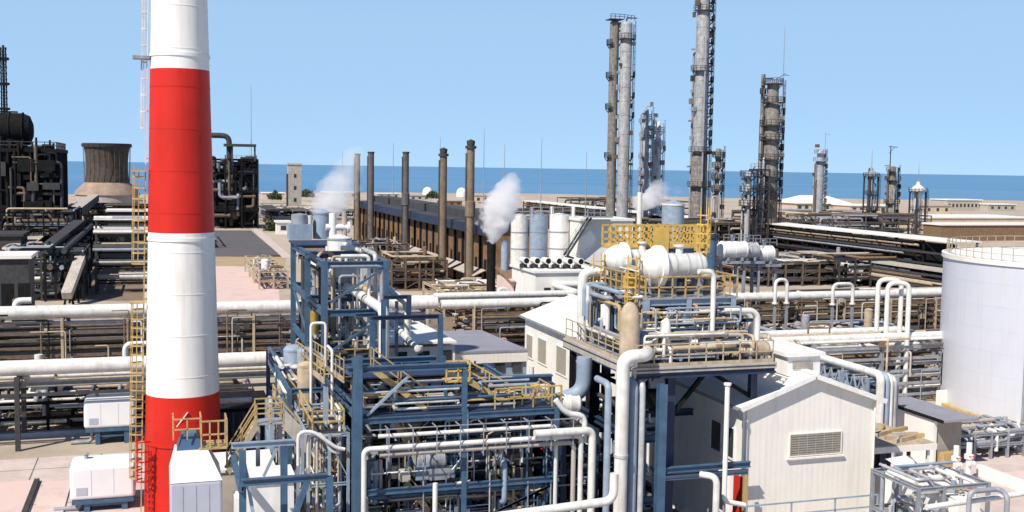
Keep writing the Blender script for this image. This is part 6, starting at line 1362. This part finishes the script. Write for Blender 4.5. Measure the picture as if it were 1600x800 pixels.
for k in range(9):
    xx, yy = rg.uniform(x0+.3,x1-.8), y0+rg.uniform(.3,4.2)
    o = MB().bar((xx,yy,z1+.12),(xx+rg.uniform(.6,1.6),yy+rg.uniform(-.5,.9),z1+.12),.22,.22).build('timber_baulk', [tan,conc,ochre][k%3]); tag(o, ['tan','pale','yellowish'][k%3]+' timber baulk lying on the flat roof of the open bay', 'timber', 'timber baulks on the open bay roof')
z = 5.2; a = G(1373,729,z); b_ = G(1438,752,z)
t = T('white_annex', 'white flat annex with dark coping against the right wall of the gabled building', 'building', (a.x,a.y,0))
x0 = GX1+.02; x1 = D(1447,760,53).x; y1 = D(1375,727,56).y; y0 = D(1447,760,52).y
b = MB(); b.box(x0,y0-1.5,0,x1,y1,z-.6); b.build('wall', wallw, t)
b = MB(); b.quad((x0,y1,z+.12),(x0,y0,z-.5),(x1,y0-1.5,z-.59),(x1,y1,z-.0)); b.build('roof', roofw, t)
MB().bar((x0+.2,y1,z+.02),(x1,y0,z-.35),.14,.12).build('coping', brown, t)
# pipe gallery descending beside the gabled building
z = 6.3; a = G(1390,585,z); b_ = G(1302,556,z)
t = T('pipe_bridge', 'blue grey pipe bridge coming forward beside the gabled building and dropping at its end', 'pipe bridge', (a.x,(a.y+b_.y)/2,0))
y0, y1, x = a.y, b_.y, a.x
for k,(dx,rr,mm) in enumerate(((0,.28,wpipe),(.6,.2,bgrey),(1.0,.18,wpipe),(1.4,.16,silver))): tube('pipe', mm, t, [(x+dx-.7,y1,z-.1*k),(x+dx-.7,y0+k*.1,z-.1*k),(x+dx-.7,y0+k*.1,.3)], rr, 12, .5)
for yy in (y0+.8,(y0+y1)/2,y1-.8):
    for xx in (x-1.2,x+1.2): MB().ibeam((xx,yy,0),(xx,yy,z-.35),.24,.24,.05).build('post', bgrey, t)
    MB().ibeam((x-1.3,yy,z-.5),(x+1.3,yy,z-.5),.2,.28,.05).build('crossbeam', bgrey, t)
for xx in (x-1.2,x+1.2): MB().ibeam((xx,y0+.8,z-1.6),(xx,y1-.8,z-1.6),.18,.24,.04).build('side_beam', blue, t); 
for k in range(6): yy = y0+1+(y1-y0-2)*k/6; MB().bar((x-1.2,yy,z-1.6),(x-1.2,yy+(y1-y0-2)/12,z-.4),.1).bar((x-1.2,yy+(y1-y0-2)/12,z-.4),(x-1.2,yy+(y1-y0-2)/6,z-1.6),.1).build('brace', bgrey, t)
rg = RB(402)
for _ in range(14): rpipe(t, rg, (x-1,y0+1,2.5,x+1,y1,z-1), [bgrey,blue,wpipe,grey], (.08,.2), (2,4))
# lower right pipes
unit('valve_manifold', 'grey framed manifold of white pipes and valves at the bottom right', [D(1450,800,50).x,D(1500,800,50).x,D(1592,790,50).x], [D(1372,800,50).y,D(1372,800,50).y+3.5], [3.4,zat(1480,770,50)], 231, grey, [wpipe,silver,wpipe,bgrey,grey], 45, (.06,.14), 'pipe manifold', False, None, [wpipe,bgrey], 0, 14, 3, .16)
q0, q1, q2 = D(1515,768,49), D(1575,766,49), D(1592,782,48)
t = T('guard_frame', 'grey bent pipe frame at the bottom right corner', 'pipe frame', (q1.x,q1.y,0))
tube('pipe', grey, t, [(q0.x,q0.y,0),(q0.x,q0.y,q0.z),(q1.x,q0.y,q0.z),(q2.x,q0.y-.8,q2.z),(q2.x,q0.y-.8,0)], .12, 10, .3); tube('pipe', wpipe, t, [(q0.x-2,q0.y+.4,q0.z-.7),(q1.x,q0.y+.4,q0.z-.55),(q1.x+3,q0.y+.4,q0.z-.4)], .13, 10)
y = 47.2; a = Vv(1195,792,y); b_ = Vv(1372,776,y); z0 = a.z-1.1
t = T('front_walkway', 'thin blue grey railed walkway across the bottom of the gable wall', 'walkway', ((a.x+b_.x)/2,y,0))
box('grating', bgrey, t, a.x-1,y,z0-.1,b_.x,y+1,z0); railing([(a.x-1,y+.03,z0),(b_.x,y+.03,z0)], 1.2, 2.2, .035, bgrey, t)
for xx in (a.x-.5,(a.x+b_.x)/2,b_.x-.3): MB().bar((xx,y+.5,0),(xx,y+.5,z0-.1),.16).build('post', bgrey, t)
# beneath the tank
rg = RB(403)
for i,(px,py,w_,mm,lab) in enumerate(((1512,690,44,conc,'pale horizontal drum on the ground below the tank, with pump attached'),(1570,690,50,wpipe,'white horizontal drum at the right edge below the tank'))):
    d = H*FPX/(py+14-273); q = G(px,py+12,0); r = .75
    t = T('ground_drum', lab, 'drum', (q.x,q.y,0), 'drums on the ground below the tank'); drum(t, (q.x,q.y,1.15), r, wpx(w_,d)-r, 'x' if i else 'y', mm, grey, base=.02)
    tube('outlet_pipe', bgrey, t, [(q.x+1,q.y-.9,1.1),(q.x+2.2,q.y-.9,1.1),(q.x+2.2,q.y-.9,.2)], .16, 8); valve(t, (q.x+1.6,q.y-.9,1.1), .2, blue, grey)
xs, ys = span(1480, 1640, 716, 5, 4, 1)
unit('pump_row', 'low row of pumps and grey pipes on the ground in front of the tank', xs, ys, [1.1,1.9], 241, grey, [wpipe,silver,grey,conc,darkg], 50, (.08,.2), 'pump row', False, None, [wpipe,bgrey,blue], 0, 10, 0, .18)
for i,(px,py,ht,lab) in enumerate(((1492,745,2.4,'white valve post, left of the pair by the grey manifold'),(1512,745,2.6,'white valve post, right of the pair by the grey manifold'))):
    q = G(px,py+8,0); t = T('valve_post', lab, 'valve post', (q.x,q.y,0), 'white valve posts'); MB().lathe([(.28,0),(.28,.1),(.18,.12),(.18,ht*.6),(.3,ht*.6),(.3,ht*.7),(.18,ht*.72),(.18,ht)], (q.x,q.y,0),'z',12).build('body', white, t); valve(t, (q.x,q.y-.25,ht*.5), .2, white, redp)
a = G(1525,742,0); b_ = G(1620,780,0)
tag(MB().box(a.x,b_.y-2,0,a.x+.35,a.y,.7).build('low_wall', wallw), 'low white wall edging the pink yard at the bottom right', 'wall')
sheet('pink_apron', [(a.x+.4,a.y),(a.x+.4,b_.y-3),(a.x+20,b_.y-3),(a.x+20,a.y)], .012, m_pink)
tag(MB().box(G(1395,625,0).x+6,78,0,64,78.3,1.3).build('low_wall', wallw), 'long low white wall across the yard left of the tank foot', 'wall')
# ------------------------------------------------------------------ steam plumes (volumes)
def steam(name, label, pts, dens, seed, col=(.99,.99,1)):
    """pts = list of (point, radius): one smooth closed skin around the plume, filled with an uneven volume"""
    P = [Vector(p) for p,_ in pts]; Rr = [r for _,r in pts]; Q = []
    n = 16
    for i in range(len(P)-1):
        for k in range(n): u = k/n; Q.append((P[i].lerp(P[i+1],u), Rr[i]*(1-u)+Rr[i+1]*u))
    Q.append((P[-1],Rr[-1])); b = MB(); seg = 20; N = len(Q)
    for i,(p,r) in enumerate(Q):
        u = i/(N-1); rr = r*min(1, math.sqrt(max(0,1-((u-.5)/.5)**6)))+.01
        for k in range(seg): an = 2*PI*k/seg; b.v.append(tuple(p+(R0*math.cos(an)+F0*math.sin(an))*rr*(1+.1*math.sin(3*an+i*.7)+.06*math.sin(5*an-i*.45))))
    for i in range(N-1):
        for k in range(seg): k2 = (k+1)%seg; b.face((i*seg+k,i*seg+k2,(i+1)*seg+k2,(i+1)*seg+k), True)
    b.face(list(range(seg))[::-1]); b.face([(N-1)*seg+k for k in range(seg)])
    m = bpy.data.materials.new(name+'_vapour'); m.use_nodes = True; nt = m.node_tree; nd = nt.nodes; L = nt.links
    for x in list(nd):
        if x.type == 'BSDF_PRINCIPLED': nd.remove(x)
    out = [x for x in nd if x.type == 'OUTPUT_MATERIAL'][0]
    pv = nd.new('ShaderNodeVolumePrincipled'); pv.inputs['Color'].default_value = (*col,1); pv.inputs['Anisotropy'].default_value = 0
    L.new(pv.outputs[0], out.inputs['Volume'])
    tc = nd.new('ShaderNodeTexCoord'); no = nd.new('ShaderNodeTexNoise'); no.inputs['Scale'].default_value = 2.0/max(Rr); no.inputs['Detail'].default_value = 4; no.inputs['Roughness'].default_value = .6
    L.new(tc.outputs['Object'], no.inputs['Vector'])
    mr = nd.new('ShaderNodeMapRange'); mr.inputs['From Min'].default_value = .40; mr.inputs['From Max'].default_value = .66; mr.inputs['To Max'].default_value = dens; L.new(no.outputs['Fac'], mr.inputs['Value'])
    # soft edge: thins out from the plume's axis to its skin, and upwards
    xs = [v[0] for v in b.v]; ys = [v[1] for v in b.v]; zs_ = [v[2] for v in b.v]
    loc = Vector(((min(xs)+max(xs))/2,(min(ys)+max(ys))/2,min(zs_))); p0 = P[0]-loc; ax = P[-1]-P[0]; ln = ax.length; ax.normalize()
    def vm(op, x, y=None):
        q = nd.new('ShaderNodeVectorMath'); q.operation = op
        L.new(x, q.inputs[0])
        if y is not None:
            if isinstance(y, Vector): q.inputs[1].default_value = y
            else: L.new(y, q.inputs[1])
        return q
    def ma(op, x, y):
        q = nd.new('ShaderNodeMath'); q.operation = op
        for i_, z_ in ((0,x),(1,y)):
            if isinstance(z_, (int,float)): q.inputs[i_].default_value = z_
            else: L.new(z_, q.inputs[i_])
        return q.outputs[0]
    rel = vm('SUBTRACT', tc.outputs['Object'], p0).outputs[0]
    al = vm('DOT_PRODUCT', rel, ax).outputs['Value']
    pj = nd.new('ShaderNodeVectorMath'); pj.operation = 'SCALE'; pj.inputs[0].default_value = ax; L.new(al, pj.inputs['Scale'])
    dist = vm('DISTANCE', rel, pj.outputs[0]).outputs['Value']
    tt = ma('DIVIDE', al, ln)
    cv = nd.new('ShaderNodeFloatCurve'); cu = cv.mapping.curves[0]; mxr = max(Rr)
    cum = [0]
    for i in range(len(P)-1): cum.append(cum[-1]+(P[i+1]-P[i]).length)
    for i, (p_, r_) in enumerate(zip(P, Rr)):
        x_ = max(0,min(1,(p_-P[0]).dot(ax)/ln)); y_ = r_/mxr*.95
        if i == 0: cu.points[0].location = (0, y_)
        elif i == len(P)-1: cu.points[-1].location = (1, y_)
        else: cu.points.new(x_, y_)
    cv.mapping.update(); L.new(tt, cv.inputs['Value'])
    rad = ma('MULTIPLY', cv.outputs[0], mxr); q = ma('DIVIDE', dist, rad); edge = nd.new('ShaderNodeMapRange'); edge.inputs['From Min'].default_value = .25; edge.inputs['From Max'].default_value = 1.0; edge.inputs['To Min'].default_value = 1; edge.inputs['To Max'].default_value = 0; L.new(q, edge.inputs['Value'])
    # noise eats more at the edge
    thr = ma('SUBTRACT', ma('ADD', no.outputs['Fac'], ma('MULTIPLY', edge.outputs[0], .38)), .49)
    den = ma('MULTIPLY', ma('MAXIMUM', thr, 0.0), dens*3)
    fr = nd.new('ShaderNodeMapRange'); fr.inputs['From Max'].default_value = 1; fr.inputs['To Min'].default_value = 1.0; fr.inputs['To Max'].default_value = .15; L.new(tt, fr.inputs['Value'])
    L.new(ma('MULTIPLY', den, fr.outputs[0]), pv.inputs['Density'])
    return tag(b.build(name, m), label, 'steam')
d = 140; w_ = lambda n: wpx(n,d)
steam('steam_plume', 'dense white steam plume rising from the grey vent stack', [(D(770,382,d),w_(8)),(D(772,350,d),w_(27)),(D(784,318,d),w_(33)),(D(793,296,d),w_(25)),(D(801,268,d),w_(12))], 2.6, 1)
d = 84
steam('steam_plume', 'bluish steam plume drifting up from the drums on the blue frame', [(D(508,345,d),wpx(22,d)),(D(513,318,d),wpx(38,d)),(D(530,288,d),wpx(36,d)),(D(545,262,d),wpx(26,d)),(D(560,226,d),wpx(20,d))], .95, 2)
d = 192
steam('steam_plume', 'faint steam cloud around the pale blue tank in front of the slim towers', [(D(1000,330,d),wpx(14,d)),(D(1015,312,d),wpx(34,d)),(D(1040,300,d),wpx(30,d)),(D(1030,280,d),wpx(14,d))], .8, 3)
# ------------------------------------------------------------------ light
SUN_EL = math.radians(48); th = math.radians(36)
sh = -F0*math.cos(th) - R0*math.sin(th)
sv = (sh*math.cos(SUN_EL) + ZZ*math.sin(SUN_EL)).normalized()
w = bpy.data.worlds.new('World'); S.world = w; w.use_nodes = True
nt = w.node_tree; bg = nt.nodes['Background']; sky = nt.nodes.new('ShaderNodeTexSky'); sky.sky_type = 'NISHITA'
sky.sun_disc = False; sky.sun_elevation = SUN_EL; sky.sun_rotation = math.atan2(sv.x, sv.y)
sky.altitude = 0; sky.air_density = .4; sky.dust_density = 0; sky.ozone_density = 6.0
tcw = nt.nodes.new('ShaderNodeTexCoord'); spw = nt.nodes.new('ShaderNodeSeparateXYZ'); nt.links.new(tcw.outputs['Generated'], spw.inputs[0])
mrw = nt.nodes.new('ShaderNodeMapRange'); mrw.inputs['From Min'].default_value = .13; mrw.inputs['From Max'].default_value = .38; mrw.inputs['To Min'].default_value = .88; mrw.inputs['To Max'].default_value = .05
nt.links.new(spw.outputs['Z'], mrw.inputs['Value'])
mxw = nt.nodes.new('ShaderNodeMix'); mxw.data_type = 'RGBA'; nt.links.new(mrw.outputs[0], mxw.inputs['Factor']); nt.links.new(sky.outputs[0], mxw.inputs[6]); mxw.inputs[7].default_value = (2.36, 3.68, 5.15, 1)
nt.links.new(mxw.outputs[2], bg.inputs[0]); bg.inputs[1].default_value = .15
sl = bpy.data.lights.new('sun', 'SUN'); sl.energy = 5.0; sl.angle = math.radians(.5); sl.color = (1, .93, .82)
so = bpy.data.objects.new('sun', sl); COL.objects.link(so); so.rotation_euler = sv.to_track_quat('Z', 'Y').to_euler()
S.cycles.volume_bounces = 6; S.cycles.max_bounces = 8; S.cycles.transparent_max_bounces = 12
S.view_settings.view_transform = 'Standard'; S.view_settings.look = 'None'; S.view_settings.exposure = .22; S.view_settings.gamma = 1
